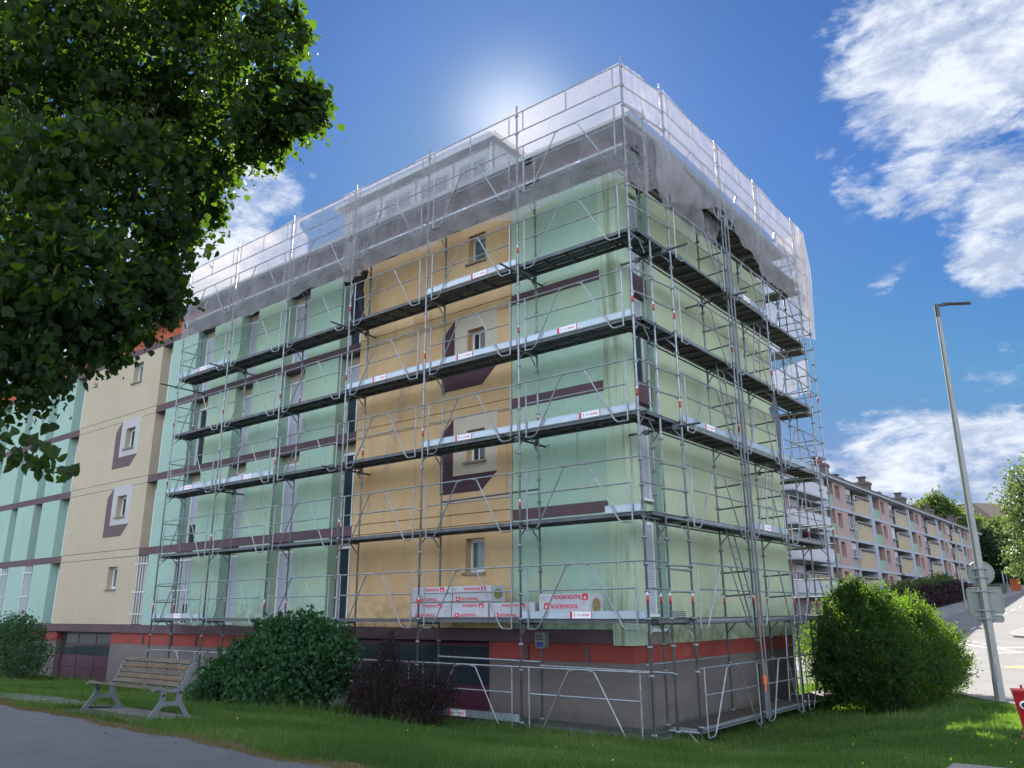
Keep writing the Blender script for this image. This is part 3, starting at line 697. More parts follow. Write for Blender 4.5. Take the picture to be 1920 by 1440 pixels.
for l, b, st in ((2,1,True),(3,0,True),(3,1,False),(5,1,True),(3,2,False)):
    ya, yb = bays[b]; toe_board(SG, (.21,ya,2*l), R(90), yb-ya, st, .45)
for l in range(0, 7):
    for z in (2*l+.98, 2*l+.5):
        obj('end_rail', MB().tube((.2,10.15,z),(-.5,10.15,z),.018), SG)
for y0 in (4.5, 7.1):
    for l in range(1, 6):
        obj('end_rail', MB().tube((.2,y0,2*l+1.02),(-.5,y0,2*l+.98),.02,'galv_dull'), SG); obj('end_rail', MB().tube((.2,y0,2*l+.5),(-.5,y0,2*l+.46),.02,'galv_dull'), SG)
def rails(name, parent, r, segs, mat='galv'):
    for a, b in segs: obj(name, MB().tube(a, b, r, mat), parent)
def ladder(ya, za, yb, zb, w=.36, x=-.12):
    mb = MB(); A = Vector((x, ya, za)); B = Vector((x, yb, zb))
    obj_ = obj('ladder', MB().tube(A,B,.02,'galv').tube(A+Vector((0,w,0)),B+Vector((0,w,0)),.02,'galv'), SG)
    n = max(3, int((zb-za)/.27)); mb = MB()
    for i in range(n):
        p = A.lerp(B, (i+.5)/n); obj('rung', MB().tube(p, p+Vector((0,w,0)), .014, 'galv', 6), obj_)
ladder(5.0,2.0,4.0,4.0); ladder(4.75,6.0,4.2,8.0); ladder(6.55,4.0,6.9,6.0,.45); ladder(7.0,.0,7.2,2.0,.5); ladder(6.6,8.0,7.0,10.0,.42); ladder(4.9,10.0,4.3,12.0)
for (x, y, z) in ((0,1.2,9.8),(0,1.2,5.8),(0,7.3,5.7),(0,4.4,9.7)):
    obj('wall_tie', MB().tube((-.93,y,z),(.75,y,z+.03),.0242,'tube_dark').box(.14,.26,y-.04,y+.04,z-.03,z+.07,'galv_dull').box(-.56,-.44,y-.04,y+.04,z-.05,z+.05,'galv_dull'), SG)
for dx, dy in ((.14,0),(.2,.05),(.17,-.07)): obj('hoist_tube', MB().tube((.2+dx,4.35+dy,-.1),(.2+dx,4.35+dy,11.9),.0242,'galv_dull'), SG)
# return run behind the gable's far end
for x, y in ((.2,10.85),(-.5,10.85)): obj('standard', standard_mesh(H(x,y)+.04, 14.2, (1,2,3,4)), SG, (x,y,0))
for l in range(1, 7):
    z = 2*l
    obj('end_rail', MB().tube((.2,10.15,z+1),(.2,10.9,z+1),.018), SG); obj('end_rail', MB().tube((.2,10.15,z+.5),(.2,10.9,z+.5),.018), SG); obj('end_rail', MB().tube((.2,10.9,z),(-.5,10.9,z),.02), SG)
    obj('deck_plank', gm_[3.05][2], SG, (-3.0,10.25,z-.05), (0,0,0))
    obj('end_rail', MB().tube((-3,10.9,z+1),(.2,10.9,z+1),.018), SG); obj('end_rail', MB().tube((-3,10.9,z+.5),(.2,10.9,z+.5),.018), SG)
obj('standard', standard_mesh(-.2, 14.2), SG, (-3.0,10.9,0))
# hoist rope
tt = thing('hoist_rope', 'orange rope and grey coil hanging down the bundled tubes of the gable scaffold', 'rope')
obj('rope', MB().path([(.42+.02*math.sin(z*3), 4.20, z) for z in np.arange(.75,2.6,.35)], .004, 'orange_rope', 5), tt)
obj('hook', MB().tube((.42,4.2,.6),(.42,4.2,.78),.045,'orange_rope').tube((.42,4.2,.45),(.42,4.2,.6),.02,'orange_rope'), tt)

# ------------------------------------------------------------------ debris netting
def sheet(name, P, Q, zt, zbot, lab, du=.1, nv=36, off=None, holes=(), sag=.03, seed=0):
    # P,Q ends in plan; zbot(u): lower edge
    P = Vector(P); Q = Vector(Q); Lh = (Q-P).length; d = (Q-P)/Lh; n = Vector((d.y, -d.x)); nu = int(Lh/du)
    u = np.linspace(0, Lh, nu+1); v = np.linspace(0, 1, nv+1); U, V = np.meshgrid(u, v)
    zb = np.array([zbot(a) for a in u]); Zt = np.array([zt(a) for a in u]); Z_ = Zt[None]*(1-V)+zb[None]*V
    bulge = sag*np.abs(np.sin(U*math.pi/3.0))*np.sin(V*math.pi) + .03*np.sin(U*5.3+V*9+seed)*V + .02*np.sin(U*13+V*5+1.7*np.sin(U*2.1))*V + .008*np.sin(U*29-V*11)
    Xc = P.x + d.x*U + n.x*bulge; Yc = P.y + d.y*U + n.y*bulge
    me = grid_mesh(name, Xc, Yc, Z_, 'net')
    if holes:
        bm = bmesh.new(); bm.from_mesh(me); kill = []
        for f in bm.faces:
            c = f.calc_center_median(); a = (Vector((c.x, c.y))-P).dot(d)
            for hu, hz, ru, rz in holes:
                if ((a-hu)/ru)**2+((c.z-hz)/rz)**2 < 1: kill.append(f); break
        bmesh.ops.delete(bm, geom=kill, context='FACES'); bm.to_mesh(me); bm.free()
    return me
def lowL(u):  # scalloped lower edge, u from the corner going left
    s = (u % 3.0)/3.0
    return 11.12 + (.30 if 3 < u < 9 else .12)*math.sin(s*math.pi)**.7 + .05*math.sin(u*1.3) + .16*min(1,max(0,(u-7)/4))
netL = thing('debris_net', 'translucent white debris net veiling the scaffold top above the long facade', 'netting', group='white debris nets on the scaffold')
obj('net_sheet', sheet('net_sheet', (0,-.07), (-18.05,-.07), lambda u: 14.07-.06*math.sin((u%3)/3*math.pi), lowL, '', .1, 40, holes=((2.55,11.95,.22,.05),(2.6,12.6,.12,.13),(6.0,12.0,.09,.05),(4.3,12.2,.03,.12),(9.05,12.5,.16,.12),(6.9,12.45,.03,.12)), seed=1), netL)
obj('net_fold', sheet('net_fold', (-8.7,-.13), (-9.4,-.13), lambda u: 14.0, lambda u: 11.75-.25*math.sin(u*4), '', .05, 30, sag=.12, seed=3), netL)
netR = thing('debris_net', 'translucent white debris net sagging along the top of the gable scaffold', 'netting', group='white debris nets on the scaffold')
obj('net_sheet', sheet('net_sheet', (.02,-.06), (.14,.68), lambda u: 14.07, lambda u: 11.0+.1*math.sin(u*6), '', .04, 30, sag=.08, seed=2), netR)
obj('net_sheet', sheet('net_sheet', (.14,.70), (.30,1.45), lambda u: 14.05-.1*math.sin(u/.77*math.pi), lambda u: 11.1+.12*math.sin(u*5), '', .04, 30, sag=.08, seed=4), netR)
def lowR(u): return float(np.interp(u, [0,1.0,3.05,3.3,4.2,5.2,5.7,7.0,8.5,9.4], [11.05,11.45,12.15,12.05,11.6,11.35,11.1,11.1,11.0,10.85])) + .05*math.sin(u*3)
obj('net_sheet', sheet('net_sheet', (.30,1.45), (.30,10.95), lambda u: 14.06-.07*math.sin((u%3)/3*math.pi), lowR, '', .1, 36, sag=.06, seed=5), netR)
# lower swag pulled in towards the wall
obj('net_swag', sheet('net_swag', (.28,.9), (-.1,4.6), lambda u: 12.6, lambda u: 11.05+.25*(u/3.7)**2-.15*math.sin(u/3.7*math.pi), '', .06, 26, sag=.3, seed=6), netR)
netE = thing('debris_net', 'crumpled sunlit end of debris net round the far end of the gable scaffold', 'netting', group='white debris nets on the scaffold')
obj('net_sheet', sheet('net_sheet', (.32,10.95), (-2.9,11.0), lambda u: 14.0, lambda u: 10.3+.15*math.sin(u*4), '', .06, 36, sag=.1, seed=7), netE)
obj('net_sheet', sheet('net_sheet', (.34,10.1), (.30,10.98), lambda u: 13.9, lambda u: 10.6+.15*math.sin(u*9), '', .03, 36, sag=.12, seed=8), netE)
obj('white_tarp', MB().poly([(-.9,10.2,9.9),(.1,10.6,9.7),(.1,10.6,8.6),(-.4,10.5,8.45),(-.9,10.3,8.7)],'net'), netE)
# hanging strips
ps = thing('plastic_strip', 'long thin clear plastic strip hanging diagonally before the yellow wall', 'plastic strip')
mb = MB(); pts = [(-7.0,.9,11.3),(-7.35,.85,9.6),(-7.75,.9,8.1),(-8.2,.9,6.6),(-8.45,.95,5.85)]
for a, b in zip(pts, pts[1:]): mb.poly([(a[0],a[1],a[2]),(a[0]+.13,a[1]+.02,a[2]),(b[0]+.13,b[1]+.02,b[2]),(b[0],b[1],b[2])], 'net')
obj('strip', mb, ps)
ob = obj('tarpaulin', MB().poly([(.24,7.0,7.85),(.26,7.15,7.4),(.22,7.3,6.9),(.25,7.1,6.2),(.22,7.15,5.6),(.24,6.95,5.6),(.27,6.85,6.9),(.24,6.8,7.4)],'tarp').poly([(.22,6.95,7.8),(.25,6.75,7.4),(.22,6.55,7.25),(.26,6.7,6.9),(.22,6.85,7.0)],'tarp'))
ob['label'] = 'torn dark grey tarpaulin rag hanging from the gable scaffold rail'; ob['category'] = 'tarpaulin'
ob = obj('sack', MB().tube((-.05,.35,12.05),(-.1,.5,12.3),.16,'black',8,.10).tube((-.1,.5,12.3),(-.05,.45,12.38),.1,'black',8,.03))
ob['label'] = 'black sack lying at the corner of the top scaffold deck'; ob['category'] = 'sack'
ob = obj('sack', MB().tube((-.2,5.9,10.05),(-.2,5.9,10.32),.24,'black',9,.14).tube((-.2,5.9,10.32),(-.18,5.92,10.38),.14,'black',9,.03))
ob['label'] = 'black sack standing behind the toe board on the gable scaffold'; ob['category'] = 'sack'

# ------------------------------------------------------------------ rock wool packs on level one
def pack(x0, x1, z0, h, label, y0=.10, d=.5, logo=True, rows=2):
    t = thing('insulation_pack', label, 'insulation pack', (x0, y0, z0), group='insulation packs on the lowest full deck')
    Lx = x1-x0; mb = MB(); e = .03
    # rounded film body: octagonal section along x
    sec = [(e,0),(d-e,0),(d,e),(d,h-e),(d-e,h),(e,h),(0,h-e),(0,e)]
    mb.prism(sec, 0, Lx, 'film', axis='x'); b = obj('film_wrap', mb, t)
    hole = [(d/2+.30*d*math.cos(a), h/2+.33*h*math.sin(a)) for a in np.linspace(0, 2*math.pi, 14)[:-1]]
    obj('wool_end', MB().prism(hole, Lx+.001, Lx+.006, 'wool', axis='x'), t)
    s = h*.27
    def word(x, z, flip):
        me = text_mesh('ROCKWOOL', s*.88, 'logo_red', .001, .035)
        obj('lettering', me, t, (x, -.002, z), (R(90),0,0) if not flip else (R(90), R(180), 0))
        lx = x-.17 if not flip else x+.04
        obj('logo', MB().box(lx, lx+.13, -.004, -.001, z-.02 if not flip else z-s+.02, z+s-.02 if not flip else z+.02, 'logo_red').prism([(lx+.03,z+(.01 if not flip else .0)-(0 if not flip else s*.7)),(lx+.065,z+(s*.6 if not flip else -.02)),(lx+.10,z+(.01 if not flip else .0)-(0 if not flip else s*.7)),(lx+.085,z+(.01 if not flip else 0)-(0 if not flip else s*.7)),(lx+.065,z+(s*.35 if not flip else -.05)),(lx+.045,z+(.01 if not flip else 0)-(0 if not flip else s*.7))], -.006, -.0045, 'sticker'), t)
    word(Lx*.24, h*(.40 if h > .4 else .12), False); word(Lx*.24+s*5.7, h*(.95 if h > .4 else .90), True)
    obj('fine_print', MB().box(Lx-.22,Lx-.10,-.003,-.001,h*.75,h*.77,'logo_red').box(Lx-.22,Lx-.12,-.003,-.001,h*.62,h*.63,'logo_red').box(Lx-.22,Lx-.1,-.003,-.001,h*.5,h*.51,'logo_red').box(Lx-.22,Lx-.14,-.003,-.001,h*.36,h*.37,'logo_red').box(.04,.14,-.003,-.001,h*.8,h*.82,'logo_red').box(.04,.11,-.003,-.001,h*.66,h*.67,'logo_red'), t)
pack(-6.32,-5.07,2.01,.33,'white film insulation pack with red lettering, leftmost of the bottom row')
pack(-5.04,-3.98,2.01,.33,'white film insulation pack with red lettering, middle of the bottom row')
pack(-3.93,-2.72,2.01,.32,'white film insulation pack with red lettering, partly behind the centre standard')
pack(-6.30,-5.05,2.35,.35,'white film insulation pack with red lettering, left one on the stack top')
pack(-5.02,-3.90,2.35,.35,'white film insulation pack on the stack top, brown wool showing at its end')
pack(-2.60,-1.36,2.01,.48,'tall white film insulation pack standing alone nearest the corner, brown wool end')
pl = thing('spare_planks', 'short stack of grey metal planks on the lowest full deck at the corner', 'planks', (.0,1.5,2.01))
for i in range(4): obj('plank', MB().box(-.30+.01*i,.02,-.35,-.02,.035*i,.035*i+.02,'galv_dull').box(-.30+.01*i,.02,-.36,-.34,.035*i,.035*i+.034,'galv'), pl)
# site socket box
sb = thing('socket_box', 'grey site power box with blue sockets clamped to a scaffold pole', 'power box', (-3.06,.56,1.40))
obj('housing', MB().prism([(0,.05),(0,.28),(.03,.32),(.24,.32),(.26,.30),(.26,.06),(.23,0),(.05,0)], 0, .14, 'box_grey'), sb)
obj('meter_window', MB().box(.04,.2,-.008,-.001,.17,.26,'dark').box(.055,.185,-.011,-.009,.185,.235,'base'), sb)
obj('socket', MB().box(.05,.12,-.03,-.001,.04,.13,'blue'), sb); obj('socket', MB().box(.13,.2,-.03,-.001,.04,.13,'blue'), sb)

# ------------------------------------------------------------------ worker on level five
def skinned(name, verts, edges, radii, mat, parent, root=0, sub=2):
    me = bpy.data.meshes.new(name); me.from_pydata(verts, edges, []); o = bpy.data.objects.new(name, me); COL.objects.link(o)
    m = o.modifiers.new('s', 'SKIN'); m.use_smooth_shade = True
    for i, r_ in enumerate(radii):
        r_ = r_ if isinstance(r_, tuple) else (r_, r_); me.skin_vertices[0].data[i].radius = r_
    me.skin_vertices[0].data[root].use_root = True
    o.modifiers.new('u', 'SUBSURF').levels = sub
    bpy.context.view_layer.update()
    m2 = bpy.data.meshes.new_from_object(o.evaluated_get(bpy.context.evaluated_depsgraph_get())); bpy.data.objects.remove(o)
    m2.materials.clear(); m2.materials.append(M[mat]); q = obj(name, m2, parent); return q
wk = thing('person', 'worker in black top and dark work trousers on the fifth scaffold deck', 'person', (-9.12,.36,10.0), (0,0,R(20)))
bv = [(0,0,.95),(0,0,1.12),(0,.0,1.32),(0,0,1.47),(0,-.01,1.55),(0,-.02,1.64),(0,-.02,1.74),
      (-.09,0,.90),(-.11,-.03,.50),(-.12,.02,.09),(-.13,-.12,.04),(.09,0,.90),(.13,-.02,.50),(.19,.03,.09),(.20,-.10,.04),
      (-.19,0,1.42),(-.36,-.06,1.22),(-.34,-.22,1.42),(-.33,-.28,1.50),(.19,0,1.42),(.26,-.05,1.66),(.20,-.12,1.90),(.19,-.13,1.98)]
be = [(0,1),(1,2),(2,3),(3,4),(4,5),(5,6),(0,7),(7,8),(8,9),(9,10),(0,11),(11,12),(12,13),(13,14),(3,15),(15,16),(16,17),(17,18),(3,19),(19,20),(20,21),(21,22)]
br = [(.15,.10),(.13,.09),(.15,.10),(.10,.08),.055,(.075,.09),(.07,.085),.085,.058,.04,.04,.085,.058,.04,.04,.055,.042,.035,.03,.055,.042,.035,.03]
skinned('body', bv, be, br, 'skin', wk)
skinned('trousers', [bv[i] for i in (0,1,7,8,9,11,12,13)], [(0,1),(0,2),(2,3),(3,4),(0,5),(5,6),(6,7)], [(.175,.125),(.15,.11),.11,.085,.07,.11,.085,.07], 'navy', wk)
skinned('top', [bv[i] for i in (0,1,2,3,15,16,17,19,20)], [(0,1),(1,2),(2,3),(3,4),(4,5),(5,6),(3,7),(7,8)], [(.175,.12),(.16,.115),(.185,.125),(.12,.10),.075,.06,.05,.075,.06], 'black', wk, 1)
for s, fx in ((-1,-.12),(1,.19)): obj('boot', MB().prism([(-.05,0),(.05,0),(.05,.11),(.02,.14),(-.05,.14)], 0, .09, 'black', 'x').mesh('boot'), wk, (fx-.045, -.0, 0)).scale = (1,2.4,1)
obj('hair', MB().tube((0,-.01,1.70),(0,-.01,1.79),.09,'helmet',10,.05), wk)
for s, cx, cy, cz in ((-1,-.33,-.28,1.52),(1,.19,-.13,2.0)):
    hv = [(cx,cy,cz)]; he = []; hr = [.028]
    for i in range(5):
        dx = (i-2)*.017; k = len(hv); ln = (.05,.075,.08,.072,.055)[i]
        hv += [(cx+dx,cy-.01,cz+.045),(cx+dx*1.3,cy-.03,cz+.045+ln*.6)]; he += [(0,k),(k,k+1)]; hr += [.010,.008]
    skinned('hand', hv, he, hr, 'skin', wk, 0, 1)

# ------------------------------------------------------------------ bench
def ribbon(pts, w):
    out_ = []; P = [Vector(p) for p in pts]
    for i, p in enumerate(P):
        a = P[max(0, i-1)]; b = P[min(len(P)-1, i+1)]; d = (b-a).normalized(); n = Vector((-d.y, d.x)); ww = w[i] if isinstance(w, (list, tuple)) else w
        out_.append((p+n*ww/2, p-n*ww/2))
    return out_
def strip_solid(mb, pts, w, x0, x1, mat):
    rb = ribbon(pts, w); k = len(mb.v); i = mb.mi(mat)
    for a, b in rb:
        for x in (x0, x1): mb.v += [(x, a.x, a.y), (x, b.x, b.y)]
    n = len(rb)
    for j in range(n-1):
        p = k+4*j; q = p+4
        for f in ((p,p+1,q+1,q),(p+2,q+2,q+3,p+3),(p,q,q+2,p+2),(p+1,p+3,q+3,q+1)): mb.f.append(f); mb.m.append(i)
    for p in (k, k+4*(n-1)): mb.f.append((p,p+2,p+3,p+1)); mb.m.append(i)
bz = .50
bn = thing('park_bench', 'slatted wooden park bench with grey cast side frames beside the path', 'bench', (0,0,bz))
sweep = [(-.60,.435),(-.55,.475),(-.48,.475),(-.38,.44),(-.28,.425),(-.18,.425),(-.10,.46),(-.04,.54),(0,.64),(.03,.74),(.08,.83),(.12,.86)]
for xx in (-7.80,-5.52):
    mb = MB(); e = .022
    Yo = -5.88
    strip_solid(mb, [(Yo+a, b) for a, b in sweep], [.03,.045,.05,.05,.05,.06,.075,.085,.085,.075,.055,.03], xx-e-.008, xx+e+.008, 'cast')
    strip_solid(mb, [(Yo-.60,.02),(Yo-.50,.14),(Yo-.40,.26),(Yo-.40,.36),(Yo-.42,.44)], [.075,.08,.10,.085,.09], xx-e+.003, xx+e-.003, 'cast')
    strip_solid(mb, [(Yo+.04,.02),(Yo-.04,.14),(Yo-.12,.26),(Yo-.12,.36),(Yo-.10,.45)], [.075,.08,.10,.085,.10], xx-e+.003, xx+e-.003, 'cast')
    strip_solid(mb, [(Yo-.42,.235),(Yo-.26,.225),(Yo-.10,.235)], [.10,.06,.10], xx-e+.006, xx+e-.006, 'cast')
    strip_solid(mb, [(Yo-.66,.015),(Yo-.52,.015)], .03, xx-.035, xx+.035, 'cast'); strip_solid(mb, [(Yo-.04,.015),(Yo+.10,.015)], .03, xx-.035, xx+.035, 'cast')
    s = obj('side_frame', mb, bn)
    obj('bolt', MB().tube((xx+e,Yo-.40,.36),(xx+e+.015,Yo-.40,.36),.02,'black'), s); obj('bolt', MB().tube((xx+e,Yo-.11,.39),(xx+e+.015,Yo-.11,.39),.02,'black'), s)
def slat(ya, za, ang, w, mat, th=.034):
    mb = MB().box(-7.79,-5.53,-w/2,w/2,-th/2,th/2,mat).mesh('slat'); obj('slat', mb, bn, (0,ya,za), (ang,0,0))
for i, (a, b, an) in enumerate(((-.545,.478,R(-4)),(-.455,.47,R(-10)),(-.365,.45,R(-12)),(-.275,.44,R(-3)))): slat(-5.88+a, b, an, .078, 'wood_grey')
for i, (a, b, an) in enumerate(((-.085,.50,R(62)),(-.035,.585,R(68)),(0.0,.67,R(70)),(.035,.76,R(68)),(.085,.85,R(60)))):
    slat(-5.88+a-.03, b, an, .07, ('wood_grey','wood','wood_grey','wood','wood_grey')[i])
mb = MB(); prism_ground(mb, [(-8.1,-7.0),(-5.1,-6.95),(-5.15,-5.75),(-8.0,-5.7)], .03, 'concrete')
obj('bench_pad', MB().box(-8.15,-5.08,-6.98,-5.72,bz-.12,bz,'concrete'), kind='structure')
patch = [(-10.2+2.2*math.cos(t)*(1+.15*math.sin(3*t)), -6.2+.62*math.sin(t)*(1+.2*math.sin(2*t+1))) for t in np.linspace(0, 2*math.pi, 24)[:-1]]
M['oldasph'] = material('old_asphalt', (.14,.145,.14), .95, col2=(.07,.10,.04), vscale=1.8, bump=.7, bscale=60)
flat('old_asphalt_patch', patch, 'oldasph', .04, kind='structure')
obj('concrete_slab', MB().box(4.9,6.2,-1.9,-.55,-.1,.13,'concrete'), kind='structure')

# ------------------------------------------------------------------ street furniture
def street_lamp(loc, h, ang, label, r0=.095, group='street lamps along the road'):
    t = thing('street_lamp', label, 'street lamp', loc, (0,0,0), group)
    obj('pole', MB().tube((0,0,-.2),(0,0,h-.1),r0,'pole',8,r0*.48).box(-.03,.03,-r0-.004,-r0+.02,.5,.9,'pole'), t)
    d = Vector((math.cos(ang), math.sin(ang), 0)); n = Vector((-d.y, d.x, 0))
    mb = MB().tube((0,0,h-.35),(0,0,h+.02),.062,'pole_dark',8)
    mb.tube((0,0,h),tuple(d*.3+Vector((0,0,h+.03))),.045,'pole_dark',8)
    obj('bracket', mb, t)
    prof = [(.2,.05),(.45,.11),(.65,.12),(.85,.08),(.98,.01)]; mb = MB(); k0 = 0; i = mb.mi('pole_dark')
    for s, w in prof:
        c = d*s+Vector((0,0,h+.03+.03*s))
        mb.v += [tuple(c-n*w), tuple(c+Vector((0,0,.055))), tuple(c+n*w), tuple(c-Vector((0,0,.045)))]
    for j in range(len(prof)-1):
        for q in range(4): a = 4*j+q; b = 4*j+(q+1) % 4; mb.f.append((a,b,b+4,a+4)); mb.m.append(i)
    mb.f += [(0,1,2,3),(16,19,18,17)]; mb.m += [i, i]
    obj('lamp_head', mb, t)
    return t
LPX, LPY = 3.94, 10.06
lamp = street_lamp((LPX,LPY,H(LPX,LPY)), 10.35, R(38.5), 'tall grey street lamp with two sign backs at the lawn edge', .12)
street_lamp((-6.5,67.6,H(-6.5,67.6)), 7.8, R(10), 'distant slim street lamp beside the dark hedges on the far pavement', .08)
street_lamp((-9.6,48.5,H(-9.6,48.5)), 8.9, R(25), 'slim street lamp before the pink block just right of the scaffold', .08)
street_lamp((-6.9,112,H(-6.9,112)), 8.0, R(10), 'farthest slim street lamp up the road beside the dark trees', .08)
# sign backs, mounted on the pole
V = Vector((LPX-CAM.x, LPY-CAM.y, 0)).normalized(); sa = math.atan2(V.y, V.x)+R(82)-math.pi/2
SZ1, SZ2, SZ3 = 3.08, 2.40, 1.965
def signpart(name, label, zc, build):
    t = thing(name, label, 'road sign', (LPX,LPY,zc+H(LPX,LPY)), (0,0,sa-math.pi/2+R(90)))
    build(t); return t
def disc(t):
    c = [(.30*math.cos(a), .30*math.sin(a)) for a in np.linspace(0, 2*math.pi, 33)[:-1]]
    obj('plate', MB().prism(c, .13, .135, 'sign_back', 'x'), t); obj('rim', MB().path([(.125, a*1.0, b*1.0) for a, b in c]+[(.125,c[0][0],c[0][1])], .011, 'sign_back', 5), t)
    for z in (-.11, .11): obj('clamp', MB().box(.10,.13,-.18,.18,z-.02,z+.02,'sign_back').box(-.12,.1,-.125,.125,z-.015,z+.015,'galv'), t)
def rect(w, h):
    def f(t):
        pts = [(x, z) for x, z in ((-w/2+.04,-h/2),(w/2-.04,-h/2),(w/2,-h/2+.04),(w/2,h/2-.04),(w/2-.04,h/2),(-w/2+.04,h/2),(-w/2,h/2-.04),(-w/2,-h/2+.04))]
        obj('plate', MB().prism(pts, .13, .135, 'sign_back', 'x'), t); obj('rim', MB().path([(.122, a, b) for a, b in pts]+[(.122,)+pts[0]], .012, 'sign_back', 5), t)
        for z in ((-h*.36, h*.36) if h > .4 else (0,)): obj('clamp', MB().box(.10,.13,-w*.35,w*.35,z-.02,z+.02,'sign_back').box(-.12,.1,-.125,.125,z-.015,z+.015,'galv'), t)
    return f
signpart('road_sign', 'round road sign seen from its grey back on the tall lamp post', SZ1, disc)
signpart('road_sign', 'square road sign seen from its grey back under the round one', SZ2, rect(.78,.64))
signpart('road_sign', 'narrow supplementary road sign back below the square one', SZ3, rect(.70,.16))
# hydrant
hy = thing('fire_hydrant', 'red fire hydrant cabinet standing on the grass at the right edge', 'hydrant', (5.43,3.18,H(5.4,3.1)), (0,0,R(10)))
mb = MB(); i = mb.mi('hydrant')
for z, w, d in ((0,.17,.15),(.08,.17,.15),(.12,.145,.13),(.70,.225,.19),(.76,.235,.2)): mb.v += [(-w,-d,z),(w,-d,z),(w,d,z),(-w,d,z)]
for j in range(4):
    for q in range(4): a = 4*j+q; b = 4*j+(q+1) % 4; mb.f.append((a,b,b+4,a+4)); mb.m.append(i)
mb.f += [(3,2,1,0),(16,17,18,19)]; mb.m += [i, i]
obj('cabinet', mb, hy); obj('lid', MB().box(-.245,.245,-.21,.21,.76,.79,'hydrant'), hy)
obj('spindle', MB().box(-.10,-.06,-.02,.02,.79,.86,'hydrant'), hy)
for x in (-.09,.1): 
    c = obj('outlet', MB().tube((x,-.16,.56),(x,-.215,.56),.062,'sticker',16), hy); obj('outlet_cap', MB().tube((x,-.215,.56),(x,-.235,.56),.042,'dark',6), c)
obj('foot_flange', MB().box(-.2,.2,-.17,.17,0,.05,'hydrant'), hy)
for i, (x, y, w, m_) in enumerate(((-7.6,93,1.,'darkbin'),(-7.6,95.2,1.,'darkbin'),(-7.6,97.4,1.,'darkbin'))):
    M.setdefault('darkbin', material('bin_dark', (.04,.05,.045), .5))
    t = thing('wheelie_bin', ['dark wheeled bin at the roadside, nearest of three','dark wheeled bin at the roadside, middle of three','dark wheeled bin at the roadside, farthest of three'][i], 'bin', (x,y,H(x,y)), group='bins up the road')
    obj('body', MB().prism([(-.4,.15),(.4,.15),(.5,1.05),(-.5,1.05)], -.5, .5, 'darkbin'), t); obj('lid', MB().box(-.55,.55,-.55,.55,1.05,1.15,'darkbin'), t)
sh = thing('bus_shelter', 'small flat roofed shelter with orange panel beyond the bins up the road', 'shelter', (-6.8,101,H(-6.8,101)))
obj('roof', MB().box(-.9,1.6,-1.5,1.5,2.3,2.4,'fband'), sh); obj('panel', MB().box(-.5,.6,1.0,1.1,.2,1.6,'orange'), sh)
for x, y in ((-.8,-1.4),(1.5,-1.4),(-.8,1.4),(1.5,1.4)): obj('post', MB().box(x-.05,x+.05,y-.05,y+.05,0,2.3,'fband'), sh)

